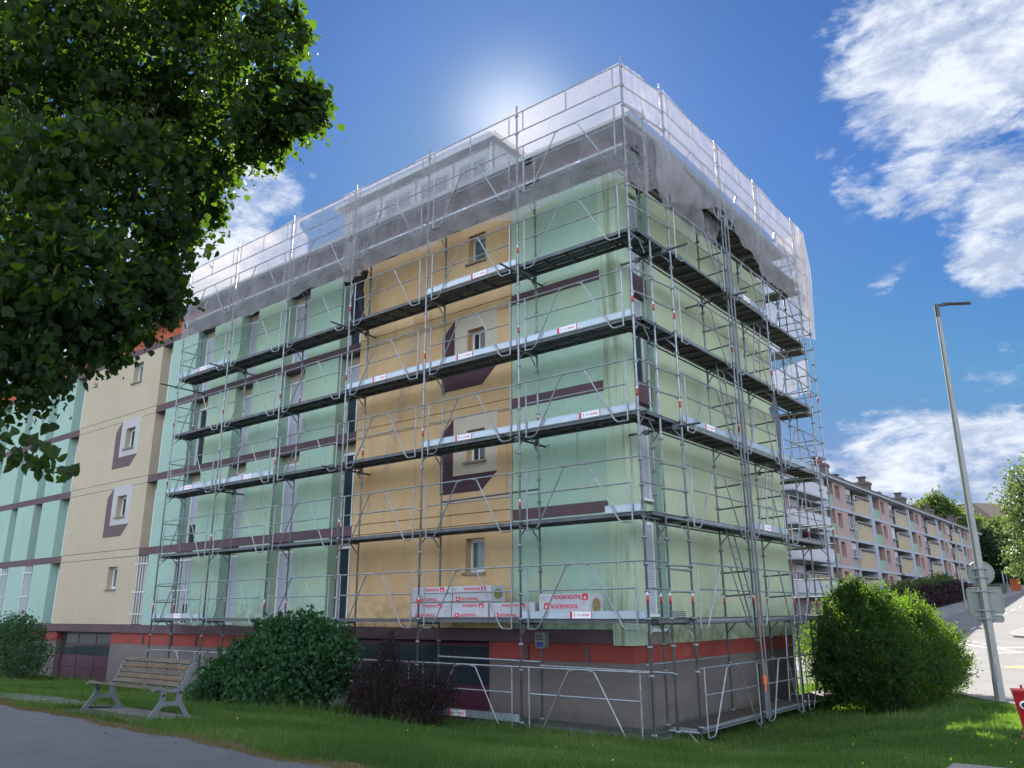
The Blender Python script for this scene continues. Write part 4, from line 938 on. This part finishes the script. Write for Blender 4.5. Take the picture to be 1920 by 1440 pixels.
# ================================================================== pink block across the road
PB = thing('apartment_building', 'long pink and yellow four-storey block with chimneys across the road', 'building', (-15,0,0))
ff = [3.05,5.72,8.38,11.0,13.55]
def P_(n, mb, parent=PB): return obj(n, mb, parent)
P_('core', MB().box(-12,-2.0,46,136,.0,13.9,'floggia').box(-2.0,-.35,46,136,.0,3.0,'fmauve'))
P_('roof', MB().prism([(-12.6,13.8),(.55,13.8),(.55,13.95),(-6,15.1)], 45.5, 136.5, 'froof'))
P_('eaves', MB().box(0,.5,45.5,136.5,13.6,13.8,'fband'))
for k in range(5): P_('floor_band', MB().box(-2.0,.06,46,136,ff[k],ff[k]+.24,'fband'))
P_('base_wall', MB().box(-.35,-.3,46,136,0,3.05,'fmauve'))
per = 15.4
for mI in range(-2, 4):
    y0 = 74.3+per*mI
    for k in range(4):
        if y0+per < 46: continue
        z0, z1 = ff[k]+.24, ff[k+1]
        a = lambda u: max(y0+u, 46.0)
        def seg(n, u0, u1, x0, x1, za, zb, mt, parent=PB):
            A, B = a(u0), a(u1)
            if B-A > .05: return P_(n, MB().box(x0, x1, A, B, za, zb, mt), parent)
        seg('pier', 0,.6, -2.0,.10, z0, z1, 'fband')
        # loggia: side wall and parapet
        seg('loggia_wall', .6,.7, -1.9,-.02, z0, z1, 'pink'); seg('loggia_parapet', .6,3.35, -.12,-.04, z0, z0+1.05, 'fgreen2' if (mI, k) in ((2,1),(0,0)) else 'fgreen')
        seg('wall_panel', 3.35,4.0, -2.0,0, z0, z1, 'pink'); seg('wall_panel', 5.4,7.2, -2.0,0, z0, z1, 'pink')
        seg('wall_panel', 4.0,5.4, -2.0,0, z0, z0+.85, 'pink'); seg('wall_panel', 4.0,5.4, -2.0,0, z1-.25, z1, 'pink')
        w = seg('window', 4.0,5.4, -2.0,-.28, z0+.85, z1-.25, 'floggia')
        if w: seg('sill', 3.95,5.45, -.28,.06, z0+.80, z0+.849, 'fband', w)
        # shuttered window over a mauve panel
        seg('wall_panel', 7.2,9.7, -2.0,-.25, z0, z0+.95, 'fmauve')
        w = seg('window', 7.3,9.6, -2.0,-.32, z0+.95, z1-.1, 'fwin')
        if w:
            mode = (mI*3+k*2) % 4
            seg('frame', 7.3,7.45, -.32,-.25, z0+.95, z1-.1, 'fbalc', w); seg('frame', 8.4,8.52, -.32,-.25, z0+.95, z1-.1, 'fbalc', w); seg('frame', 9.45,9.6, -.32,-.25, z0+.95, z1-.1, 'fbalc', w)
            if mode != 1: seg('shutter', 7.45,9.45, -.30,-.26, (z0+1.1 if mode == 0 else z0+1.7), z1-.1, 'fbalc', w)
            seg('sill', 7.2,9.7, -.25,.05, z0+.9, z0+.95, 'fbalc', w)
        # yellow drying-balcony screen with a gap above
        seg('wall_panel', 9.7,14.9, -.12,0, z0, z1-.55, 'fyellow')
        seg('screen_rail', 9.7,15.0, -.02,.14, z1-.62, z1-.55, 'cream')
        seg('drying_slot', 9.7,15.2, -1.6,-1.5, z1-.55, z1, 'fwin')
        for q in range(5): seg('rail_bracket', 10.3+q*.95,10.36+q*.95, .0,.25, z1-.85, z1-.6, 'fwin')
        w = seg('window', 10.0,10.45, .001,.02, z0+.9, z1-.75, 'fwin'); 
        if w: seg('frame', 9.88,10.0, .0,.04, z0+.85, z1-.72, 'fbalc', w); seg('frame', 10.45,10.57, .0,.04, z0+.85, z1-.72, 'fbalc', w)
        seg('side_fin', 14.9,15.4, -1.8,.06, z0, z1, 'fband')
# white balconies at the near end
for k in range(4): P_('balcony', MB().box(0,1.3,48.0,56.4,ff[k]+.1,ff[k]+.24,'fband').box(1.2,1.3,48.0,56.4,ff[k]+.24,ff[k]+1.25,'fbalc').box(0,1.2,56.3,56.4,ff[k]+.24,ff[k]+1.25,'fbalc').box(0,1.2,48,48.1,ff[k]+.24,ff[k]+1.25,'fbalc'))
for y, w, h in ((65,1.5,2.3),(69.5,1.2,1.2),(79.5,1.5,2.2),(85,1.1,1.1),(95,1.5,2.1),(101,1.1,1.1),(110.5,1.5,2.0),(57,1.2,1.1),(51,1.6,2.4),(126,1.4,2.0)):
    z = 14.0
    c = P_('chimney', MB().box(-2.6,-1.2,y-w/2,y+w/2,z-.3,z+h*.75,'chim').box(-2.7,-1.1,y-w/2-.1,y+w/2+.1,z+h*.62,z+h*.75,'chim'))
    obj('chimney_pot', MB().box(-2.2,-1.6,y-.35,y+.35,z+h*.75,z+h,'chim').box(-2.35,-1.45,y-.5,y+.5,z+h,z+h+.1,'chim'), c)
for y in (67,82,97.5,113): P_('antenna_wall', MB().box(-5,-1.8,y-2.6,y-1.2,14.0,15.0,'froof'))

# ================================================================== vegetation
def leaf_mesh(name, pts, size, mat, jit=.35, nrm=None, fold=.25, aspect=.62, droop=.3, flat_=0., full=False):
    n = len(pts); s = size*(1+jit*(RNG.random(n)*2-1)) if np.isscalar(size) else size
    d = RNG.normal(size=(n,3)); d[:,2] -= droop; d /= np.linalg.norm(d, axis=1)[:,None]
    a = RNG.normal(size=(n,3)); a[:,2] *= (1-flat_); w = np.cross(d, a); w /= np.linalg.norm(w, axis=1)[:,None]+1e-9
    nn = np.cross(w, d); s = s[:,None]
    def P(u, v, q=0.): return pts+d*s*u+w*s*aspect*v+nn*s*(fold*abs(v)*.6-.12*u*u+q)
    if full:   # ovate blade: broad base, pointed tip, folded on its midrib
        V_ = [P(0,0), P(.16,.42), P(.45,.52), P(.78,.24), P(1,0), P(.78,-.24), P(.45,-.52), P(.16,-.42), P(.45,0)]
        F_ = [(0,1,8),(1,2,8),(2,3,8),(3,4,8),(4,5,8),(5,6,8),(6,7,8),(7,0,8)]
    else:
        V_ = [P(0,0), P(.38,.5), P(1,0), P(.38,-.5)]; F_ = [(0,1,2),(0,2,3)]
    m = len(V_); vs = np.stack(V_, 1).reshape(-1, 3)
    me = bpy.data.meshes.new(name); k = np.arange(n)*m
    tri = np.stack([np.stack([k+a_,k+b_,k+c_],1) for a_,b_,c_ in F_], 1).reshape(-1,3)
    me.vertices.add(m*n); me.vertices.foreach_set('co', vs.ravel())
    me.loops.add(len(tri)*3); me.loops.foreach_set('vertex_index', tri.ravel().astype(np.int32))
    me.polygons.add(len(tri)); me.polygons.foreach_set('loop_start', (np.arange(len(tri))*3).astype(np.int32))
    me.update(calc_edges=True); me.materials.append(M[mat])
    at = me.attributes.new('rnd', 'FLOAT', 'POINT'); at.data.foreach_set('value', np.repeat(RNG.random(n), m).astype(np.float32))
    return me
def spikes_on(ells, n, ln, per, out=.6, spread=.03):
    """points along n shoots springing from the outside of the ellipsoids; ln is the shoot vector bias"""
    sp = []
    for q in RNG.choice(len(ells), n):
        e = ells[q]; d = RNG.normal(size=3); d /= np.linalg.norm(d); b = np.array(e[0])+d*np.array(e[1])*.9
        v = d*out*RNG.uniform(.5,1.)*np.linalg.norm(ln)+np.array(ln)*RNG.uniform(.5,1.1)
        u = np.linspace(0,1,per)[:,None]; sp.append(b+v*u+np.array([0,0,-.12])*u*u*np.linalg.norm(v)+RNG.normal(size=(per,3))*spread)
    return np.concatenate(sp)
def clumps(ells, n, shell=.55, csize=.22, per=14):
    """points in clumps through a union of ellipsoids ((cx,cy,cz),(rx,ry,rz))"""
    vol = np.array([e[1][0]*e[1][1]*e[1][2] for e in ells])**.75; pr = vol/vol.sum()
    m = max(1, n//per); idx = RNG.choice(len(ells), m, p=pr)
    C_ = np.array([e[0] for e in ells])[idx]; R_ = np.array([e[1] for e in ells])[idx]
    d = RNG.normal(size=(m,3)); d /= np.linalg.norm(d, axis=1)[:,None]
    rad = (shell+(1-shell)*RNG.random(m)**.6)[:,None]*(1+.10*RNG.normal(size=(m,1)))
    cc = C_+d*R_*rad
    p = np.repeat(cc, per, 0)+RNG.normal(size=(m*per,3))*csize*np.array([1,1,.8])
    return p, cc
def branches(base, cc, k, r, mat='bark', trunk_r=.1, split=None):
    mb = MB(); B = Vector(base); top = Vector(split) if split else B+Vector((0,0,1))
    mb.tube(B, top, trunk_r, mat, 10, trunk_r*.7)
    for i in RNG.choice(len(cc), min(k, len(cc)), replace=False):
        q = Vector(cc[i]); m_ = top.lerp(q, .5)+Vector(RNG.normal(size=3)*.12*(q-top).length*.5)
        mb.tube(top, m_, r, mat, 6, r*.6); mb.tube(m_, q, r*.6, mat, 5, r*.15)
    return mb
# linden: crown hangs in over the upper left
def at_px(x, y, D_): return CAM + (r2*((x-960)/1492.975) - u2*((y-720)/1492.975) + fw)*D_
LE = []
for (x, y, rp, D_) in ((470,150,110,7.6),(545,190,62,7.8),(300,110,190,8.2),(120,120,230,8.0),(250,330,165,7.4),(80,380,210,7.0),(335,260,120,8.4),
                       (145,525,138,6.6),(280,540,58,7.0),(30,575,140,6.4),(320,510,36,7.2),(540,50,48,7.8),(500,245,50,8.2),(395,320,48,8.0),
                       (50,670,62,6.2),(-40,700,84,6.2),(430,-20,130,7.8),(390,385,30,8.0),(600,180,20,7.8),(335,430,40,7.4),
                       (-200,200,330,8.2),(-230,560,260,7.2),(150,-160,260,8.6),(-150,-200,300,9.0),(450,-170,150,8.8),(195,610,44,6.8)):
    c = at_px(x-(14 if x > 150 else 0), y, D_); r_ = rp*.86*D_/1493; LE.append((tuple(c), (r_, r_*1.0, r_)))
tb = at_px(-520, 900, 8.6); tbase = (tb.x, tb.y, H(tb.x, tb.y)-.1); tsplit = at_px(-420, 480, 8.4)
TR = thing('linden_tree', 'big flowering linden tree hanging dark leafy boughs over the upper left', 'tree')
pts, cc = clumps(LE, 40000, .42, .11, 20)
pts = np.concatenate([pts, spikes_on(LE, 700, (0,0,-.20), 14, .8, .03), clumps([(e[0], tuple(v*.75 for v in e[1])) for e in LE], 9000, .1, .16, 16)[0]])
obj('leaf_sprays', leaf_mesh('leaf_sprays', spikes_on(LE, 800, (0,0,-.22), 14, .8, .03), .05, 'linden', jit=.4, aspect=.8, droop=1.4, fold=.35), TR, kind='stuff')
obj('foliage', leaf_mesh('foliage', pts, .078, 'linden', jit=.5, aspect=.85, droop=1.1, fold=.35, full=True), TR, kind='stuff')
p2, _ = clumps(LE, 7000, .6, .10, 5)
obj('blossom_bracts', leaf_mesh('blossom_bracts', p2, .06, 'bract', aspect=.22, droop=1.6), TR, kind='stuff')
p3_, _ = clumps(LE, 9000, .7, .05, 9)
obj('blossom', leaf_mesh('blossom', p3_, .016, 'bract', aspect=.9), TR, kind='stuff')
mb = branches(tbase, cc, 90, .035, trunk_r=.24, split=tuple(tsplit))
obj('trunk', mb, TR)
# near leaves one can pick apart, and the low spray at the left edge
lm = []
for q in range(4):
    P0 = [(0,0,0)]; n = 7
    out1 = [(.0,0),(.030,.012),(.040,.035),(.034,.06),(.016,.08),(0,.098)]
    mb = MB(); i = mb.mi('linden'); b_ = len(mb.v); cup = .010+.006*q
    for (w, h) in out1: mb.v.append((0, h, -.3*h*h*8*.1))
    for (w, h) in out1[1:-1]: mb.v.append((w, h, cup*w/.04+.002*((int(h*100))%3))); 
    for (w, h) in out1[1:-1]: mb.v.append((-w, h, cup*w/.04))
    c0 = list(range(6)); rr = [0]+list(range(6,10))+[5]; ll = [0]+list(range(10,14))+[5]
    for a in range(5):
        for side in (rr, ll):
            f = [c0[a], side[a], side[a+1], c0[a+1]]; f = [v for j, v in enumerate(f) if v not in f[:j]]
            if len(f) > 2: mb.f.append(tuple(f)); mb.m.append(i)
    me = mb.mesh('leaf'); at = me.attributes.new('rnd', 'FLOAT', 'POINT'); at.data.foreach_set('value', [.2+.25*q]*len(me.vertices)); lm.append(me)
def lay_leaf(p, parent, s=1.): 
    o = obj('leaf', lm[random.randrange(4)], parent, tuple(p), (random.uniform(1.2,2.6)*random.choice((1,-1)), random.uniform(-.6,.6), random.uniform(0, 6.28))); o.scale = (s,)*3
near = []
while len(near) < 215:
    e = LE[random.choice((4,5,7,9,8,14,5,7,1,12,13))]; d = Vector(RNG.normal(size=3)); d.normalize()
    tow = (CAM-Vector(e[0])).normalized(); d = (d+tow*.55).normalized()
    p = Vector(e[0])+Vector((d.x*e[1][0], d.y*e[1][1], d.z*e[1][2]))*random.uniform(.92,1.06)
    near.append(p)
for p in near: lay_leaf(p, TR, random.uniform(.85,1.25))
twpts = [at_px(x, y, 4.6) for x, y in ((-60,800),(20,845),(80,868),(130,885))]
obj('low_twig', MB().path([tuple(p) for p in twpts], .004, 'bark', 5), TR)
for i in range(80):
    t = random.random(); x = -40+175*t; y = 812+78*t+random.uniform(-34,30)*(1-.6*t)
    p = at_px(x, y, 4.6+random.uniform(-.15,.15)); lay_leaf(p, TR, random.uniform(.6,.95))
# shrubs
def shrub(name, label, cat, base, ells, n, size, mat, csize=.12, k=40, r=.018, group=None, droop=.2, shell=.45, aspect=.6, per=12, spikes=0):
    t = thing(name, label, cat, group=group)
    p, cc = clumps(ells, n, shell, csize, per)
    if spikes:
        e = [ells[i] for i in RNG.choice(len(ells), spikes)]; sp = []
        for q in e:
            a = RNG.uniform(0, 6.28); rr = RNG.uniform(.3,.95); b = np.array(q[0])+np.array([math.cos(a)*q[1][0]*rr, math.sin(a)*q[1][1]*rr, q[1][2]*math.sqrt(max(0,1-rr*rr))*.9])
            hgt = RNG.uniform(.12,.38); m = 26; u = np.linspace(0,1,m)[:,None]
            sp.append(b+np.array([RNG.normal()*.08, RNG.normal()*.08, hgt])*u+RNG.normal(size=(m,3))*.025)
        p = np.concatenate([p]+sp)
    g = H(*base[:2]); p = p[p[:,2] > g+.02]
    obj('foliage', leaf_mesh('foliage', p, size, mat, aspect=aspect, droop=droop), t, kind='stuff')
    mb = MB()
    for i in RNG.choice(len(cc), min(k, len(cc)), replace=False):
        q = Vector(cc[i]); b = Vector((base[0]+(q.x-base[0])*.25+random.uniform(-.1,.1), base[1]+(q.y-base[1])*.25, g-.03)); m_ = b.lerp(q, .5)+Vector((random.uniform(-.05,.05), random.uniform(-.05,.05), .05))
        mb.tube(b, m_, r, 'bark', 5, r*.7); mb.tube(m_, q, r*.7, 'bark', 5, r*.2)
    obj('stems', mb, t)
    return t
shrub('shrub', 'big dark green broadleaf shrub between the bench and the purple bushes', 'shrub', (-8.2,-1.9), [((-8.2,-1.9,1.15),(1.05,.8,.8)),((-9.2,-2.1,.9),(.6,.6,.65)),((-7.2,-1.7,1.05),(.65,.6,.7)),((-7.9,-1.8,1.7),(.55,.45,.45)),((-8.8,-1.9,1.5),(.45,.4,.4)),((-9.9,-2.3,.8),(.5,.45,.45)),((-6.75,-1.7,1.3),(.42,.35,.4)),((-8.4,-2.2,.6),(1.2,.7,.45)),((-10.2,-2.6,.45),(.35,.35,.35)),((-7.2,-1.8,1.5),(.35,.3,.35))], 24000, .10, 'shrubleaf', .13, 40, .018, aspect=.8, droop=.6, shell=.35, spikes=46, per=16)
shrub('shrub', 'small dark purple barberry bush close to the big green shrub', 'shrub', (-5.6,-1.4), [((-5.65,-1.5,.5),(.55,.5,.65)),((-5.5,-1.3,1.05),(.3,.3,.55)),((-6.1,-1.4,.35),(.4,.4,.5))], 15000, .036, 'barberry', .07, 40, .01, group='purple bushes before the garage door', spikes=60, shell=.3)
shrub('shrub', 'low dark bush with reddish stems in front of the purple garage door', 'shrub', (-4.6,-1.25), [((-4.65,-1.2,.3),(.6,.5,.6)),((-4.2,-1.1,.55),(.35,.35,.4)),((-4.8,-1.3,.35),(.4,.4,.7))], 15000, .036, 'barberry', .07, 40, .01, group='purple bushes before the garage door', spikes=50, shell=.3)
shrub('shrub', 'dark green shrub at the left edge of the view by the house base', 'shrub', (-24.4,-1.2), [((-24.6,-1.2,1.0),(1.2,.9,1.0)),((-25.2,-1.2,1.4),(1.0,.8,.8)),((-23.7,-1.2,.7),(.7,.6,.5)),((-26.2,-1.3,1.0),(1.2,.9,1.1))], 9000, .085, 'shrubleaf', .13, 30, .02)
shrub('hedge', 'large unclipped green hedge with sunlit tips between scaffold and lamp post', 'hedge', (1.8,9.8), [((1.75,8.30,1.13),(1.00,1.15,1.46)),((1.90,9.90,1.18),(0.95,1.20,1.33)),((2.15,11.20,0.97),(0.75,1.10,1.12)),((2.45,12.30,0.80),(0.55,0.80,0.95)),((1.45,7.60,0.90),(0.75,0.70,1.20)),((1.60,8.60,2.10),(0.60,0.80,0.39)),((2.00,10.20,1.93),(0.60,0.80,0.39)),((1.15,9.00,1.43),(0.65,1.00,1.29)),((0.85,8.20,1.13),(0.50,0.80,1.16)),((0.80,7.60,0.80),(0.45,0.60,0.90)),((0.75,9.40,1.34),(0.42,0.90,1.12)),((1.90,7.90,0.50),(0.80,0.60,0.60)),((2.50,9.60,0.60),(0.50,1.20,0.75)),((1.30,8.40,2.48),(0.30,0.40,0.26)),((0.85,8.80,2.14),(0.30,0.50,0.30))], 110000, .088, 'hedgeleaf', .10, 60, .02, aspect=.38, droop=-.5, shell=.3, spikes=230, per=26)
shrub('shrub', 'spindly young shrub behind the gable scaffold foot, left of the hedge', 'shrub', (-.2,11.6), [((-.2,11.9,1.2),(.9,.6,1.5)),((.7,11.9,1.2),(.7,.6,1.4)),((.1,11.5,2.3),(.4,.4,.8)),((-.9,11.9,.8),(.7,.5,1.1))], 16000, .075, 'hedgeleaf', .12, 24, .012, aspect=.4, shell=.3)
# far hedges and trees
def fartree(name, label, cat, base, ells, n, size, mat, csize, group=None, tr=.25):
    t = thing(name, label, cat, group=group); p, cc = clumps(ells, n, .45, csize, 16)
    obj('crown', leaf_mesh('crown', p, size, mat, aspect=.8), t, kind='stuff')
    c = ells[0][0]; obj('trunk', branches((base[0],base[1],H(*base)-.2), cc, 25, tr*.35, trunk_r=tr, split=(c[0],c[1],c[2]-ells[0][1][2]*.6)), t)
    return t
z = H(-8,58)
shrub('hedge', 'dark purple clipped hedge below the pink block, nearer of two', 'hedge', (-9.6,58), [((-9.7,56,z+.6),(1.6,2.6,1.15)),((-9.5,60,z+.7),(1.5,2.8,1.2)),((-10.4,52,z+.4),(1.5,3,1.0)),((-9.6,63.5,z+.8),(1.2,2.0,1.1))], 22000, .16, 'barberry', .25, 20, .03, group='dark hedges below the pink block')
z = H(-8,74)
shrub('hedge', 'dark purple hedge farther up the pavement below the pink block', 'hedge', (-9.8,74), [((-9.9,70,z+.5),(1.4,3,1.1)),((-9.8,76,z+.8),(1.4,3.4,1.2)),((-9.8,83,z+1.2),(1.4,3.6,1.2))], 20000, .18, 'barberry', .25, 20, .03, group='dark hedges below the pink block')
z = H(-10,76)
shrub('hedge', 'light green shrubs on the bank between dark hedges and pink block', 'hedge', (-12,78), [((-12,72,z+1.0),(1.,4,.9)),((-12,80,z+1.5),(1.,4,.9)),((-11.8,88,z+1.9),(1.2,4,1.1))], 12000, .25, 'fartree', .3, 15, .03)
def ft_px(x, ytop, ybase, wpx, D_, mat, label, n, size, group, name='broadleaf_tree', squash=1.):
    top = at_px(x, ytop, D_); b = at_px(x, ybase, D_); hh = (top.z-b.z)/2; w = wpx*D_/1493/2; cz = (top.z+b.z)/2
    el = [((b.x,b.y,cz),(w,w,hh*.9)), ((b.x-w*.5*rt.x,b.y-w*.5*rt.y,cz-hh*.2),(w*.6,w*.6,hh*.6)), ((b.x+w*.55*rt.x,b.y+w*.55*rt.y,cz-hh*.1),(w*.55,w*.55,hh*.6)), ((b.x+w*.1,b.y,cz+hh*.5),(w*.55,w*.55,hh*.5))]
    return fartree(name, label, 'tree', (b.x,b.y), el, n, size, mat, w*.13, group)
ft_px(1755,922,1010,85,190,'fartree','round light green tree rising behind the pink block roof',6000,.8,'trees on the hill')
ft_px(1800,950,1030,90,195,'fartree','green tree on the hill just left of the brown roof',6000,.8,'trees on the hill')
ft_px(1830,965,1060,80,180,'fartree','green tree standing before the brown hill roof',6000,.8,'trees on the hill')
ft_px(1885,965,1060,90,170,'fartree','green tree behind the dark conifers near the right edge',6000,.7,'trees on the hill')
ft_px(1865,985,1135,48,128,'darktree','dark tree mass just right of the lamp post signs',7000,.5,'dark trees up the road')
ft_px(1900,1010,1135,55,122,'darktree','dark tree by the orange panel at the right edge',7000,.5,'dark trees up the road')
ft_px(1832,1050,1110,36,125,'darktree','low dark tree tucked beside the far end of the pink block',5000,.4,'dark trees up the road')
ft_px(1945,1060,1130,60,112,'darktree','dark bushy tree just outside the dark trees at the frame edge',5000,.4,'dark trees up the road')
# pale branch tree at the right edge
b = at_px(2010, 1150, 46); E_ = []
for x, y, rp in ((1915,900,24),(1925,990,45),(1950,930,70),(1910,1055,26),(1960,1050,60),(2010,960,110),(1905,960,18),(1990,860,60)):
    c = at_px(x, y, 46); r_ = rp*46/1493; E_.append((tuple(c), (r_,r_,r_)))
fartree('broadleaf_tree', 'pale leaved tree reaching in from the right edge above the road', 'tree', (b.x,b.y), E_, 16000, .17, 'paletree', .22, None, .2)
# the brown roofed house on the hill
hp = at_px(1835, 975, 230)
hh = thing('hill_house', 'large brown pitched roof of a house among the hill trees', 'house', tuple(hp), (0,0,R(-35)))
obj('wall', MB().box(-9,9,-5,5,-9,-.5,'cream'), hh); obj('roof', MB().prism([(-10.5,-.5),(10.5,-.5),(4.5,4.2),(-4.0,4.4)], -6, 6, 'hroof'), hh)
bt = at_px(1700, 1075, 240)

# ------------------------------------------------------------------ grass
def grass(name, n, region, hgt, mat, dens_k=1., width=.006):
    xs, ys_ = [], []
    got = 0
    while got < n:
        x = RNG.uniform(region[0], region[1], n); y = RNG.uniform(region[2], region[3], n)
        d2 = (x-CAM.x)**2+(y-CAM.y)**2; keep = RNG.random(n) < np.clip(70./d2, 0, 1)**dens_k
        keep &= y > path_edge(x)+.20+.10*np.sin(x*2.3)+.06*np.sin(x*5.9)+RNG.normal(size=n)*.07
        keep &= ~((y > 1.12) & (x < -.97) & (y < 10)); keep &= ~in_road(x+.1, y)
        keep &= ~((x > -8.1) & (x < -5.1) & (y > -6.95) & (y < -5.74)); keep &= ~(((x+10.2)/1.9)**2+((y+6.2)/.5)**2 < RNG.random(n)*.5+.5)
        keep &= ~((x > 4.92) & (x < 6.2) & (y > -1.9) & (y < -.57))
        # in view only
        vx = x-CAM.x; vy = y-CAM.y; f_ = vx*math.sin(YAW)+vy*math.cos(YAW); s__ = vx*math.cos(YAW)-vy*math.sin(YAW)
        keep &= (f_ > 5) & (np.abs(s__/np.maximum(f_,1)) < .74)
        xs.append(x[keep]); ys_.append(y[keep]); got += keep.sum()
    x = np.concatenate(xs)[:n]; y = np.concatenate(ys_)[:n]
    if hgt == 'var':
        patchy = .5+.5*np.sin(x*2.1+np.sin(y*3.3))*np.sin(y*2.7+np.sin(x*1.9)*1.3)
        near_wall = np.exp(-((y-.1)/.9)**2)*(x < .8) + np.exp(-((x-1.2)**2/4+(y-7.5)**2/9))*.3
        near_shrub = np.exp(-((x+6.7)/3.2)**2-((y+2.9)/.45)**2)
        h = (.042+.042*patchy+.11*near_wall+.13*near_shrub)*RNG.uniform(.5,1.45,n)
        h *= np.where(RNG.random(n) < .05, 1.9, 1.)
    else: h = hgt*RNG.uniform(.6,1.3,n)
    d = np.sqrt((x-CAM.x)**2+(y-CAM.y)**2); w = width*np.clip(d/9., .8, 3.)*RNG.uniform(.7,1.4,n)
    z = HV(x, y); a = RNG.uniform(0, 6.28, n); ln = RNG.normal(size=(n,2))*h[:,None]*.38
    p = np.stack([x, y, z-.005], 1); c = np.stack([np.cos(a)*w, np.sin(a)*w, np.zeros(n)], 1)
    tip = p+np.stack([ln[:,0], ln[:,1], h], 1)
    vs = np.stack([p-c, p+c, tip], 1).reshape(-1,3)
    me = bpy.data.meshes.new(name); tri = np.arange(3*n).astype(np.int32)
    me.vertices.add(3*n); me.vertices.foreach_set('co', vs.ravel()); me.loops.add(3*n); me.loops.foreach_set('vertex_index', tri)
    me.polygons.add(n); me.polygons.foreach_set('loop_start', (np.arange(n)*3).astype(np.int32))
    me.update(calc_edges=True); me.materials.append(M[mat])
    pv = np.clip(.42+.45*np.sin(x*.9+1.3*np.sin(y*.8))*np.sin(y*1.1+.7*np.sin(x*1.2)) + RNG.normal(size=n)*.22, 0, 1)
    at = me.attributes.new('rnd', 'FLOAT', 'POINT'); at.data.foreach_set('value', np.repeat(pv, 3).astype(np.float32)); return me
obj('grass', grass('grass', 480000, (-32,9,-7.9,13), 'var', 'grass', .8), kind='stuff')
# dry trodden edge along the path
n = 26000; x = RNG.uniform(-16,6,n); y = path_edge(x)+np.abs(RNG.normal(size=n))*.16-.03
ok = np.abs(y) > 0; pp = np.stack([x, y, HV(x, y)+.0], 1)
me = leaf_mesh('dry_grass', pp, .05, 'drygrass', aspect=.14, droop=-.8); obj('dry_grass', me, kind='stuff')
M['dirt'] = material('dirt', (.26,.20,.125), .95, col2=(.14,.12,.06), vscale=4, bump=.6, bscale=50)
DX, DT = np.meshgrid(np.arange(-60,26,.3), np.linspace(0,1,4)); DY = path_edge(DX)-.03 + DT*(.42+.12*np.sin(DX*1.1)+.08*np.sin(DX*2.9))
obj('dirt_verge', grid_mesh('dirt_verge', DX, DY, HV(DX, DY)+.016-.012*DT, 'dirt'), kind='structure')
# leaf litter and grit blown along the path's edge
n = 520; x = RNG.uniform(-14,6,n); y = path_edge(x)-np.abs(RNG.normal(size=n))*.35+.12; pp = np.stack([x, y, HV(x, y)+.02], 1)
M['litter'] = leafmat('leaf_litter', [(.07,.05,.02),(.14,.10,.04),(.20,.17,.08)], .2, (.2,.15,.05), .8)
obj('leaf_litter', leaf_mesh('leaf_litter', pp, .022, 'litter', jit=.6, aspect=.6, droop=0, flat_=.9), kind='stuff')
# dandelions
n = 36; x = RNG.uniform(-6,6,n); y = RNG.uniform(-6,4,n); ok = (y > path_edge(x)+.3) & ~((y > 0) & (x < 0)); x = x[ok]; y = y[ok]
pp = np.repeat(np.stack([x, y, HV(x, y)+RNG.uniform(.07,.2,len(x))], 1), 6, 0)
me = leaf_mesh('wild_flowers', pp, .015, 'dandelion', aspect=.9, droop=-1.5); obj('wild_flowers', me, kind='stuff')
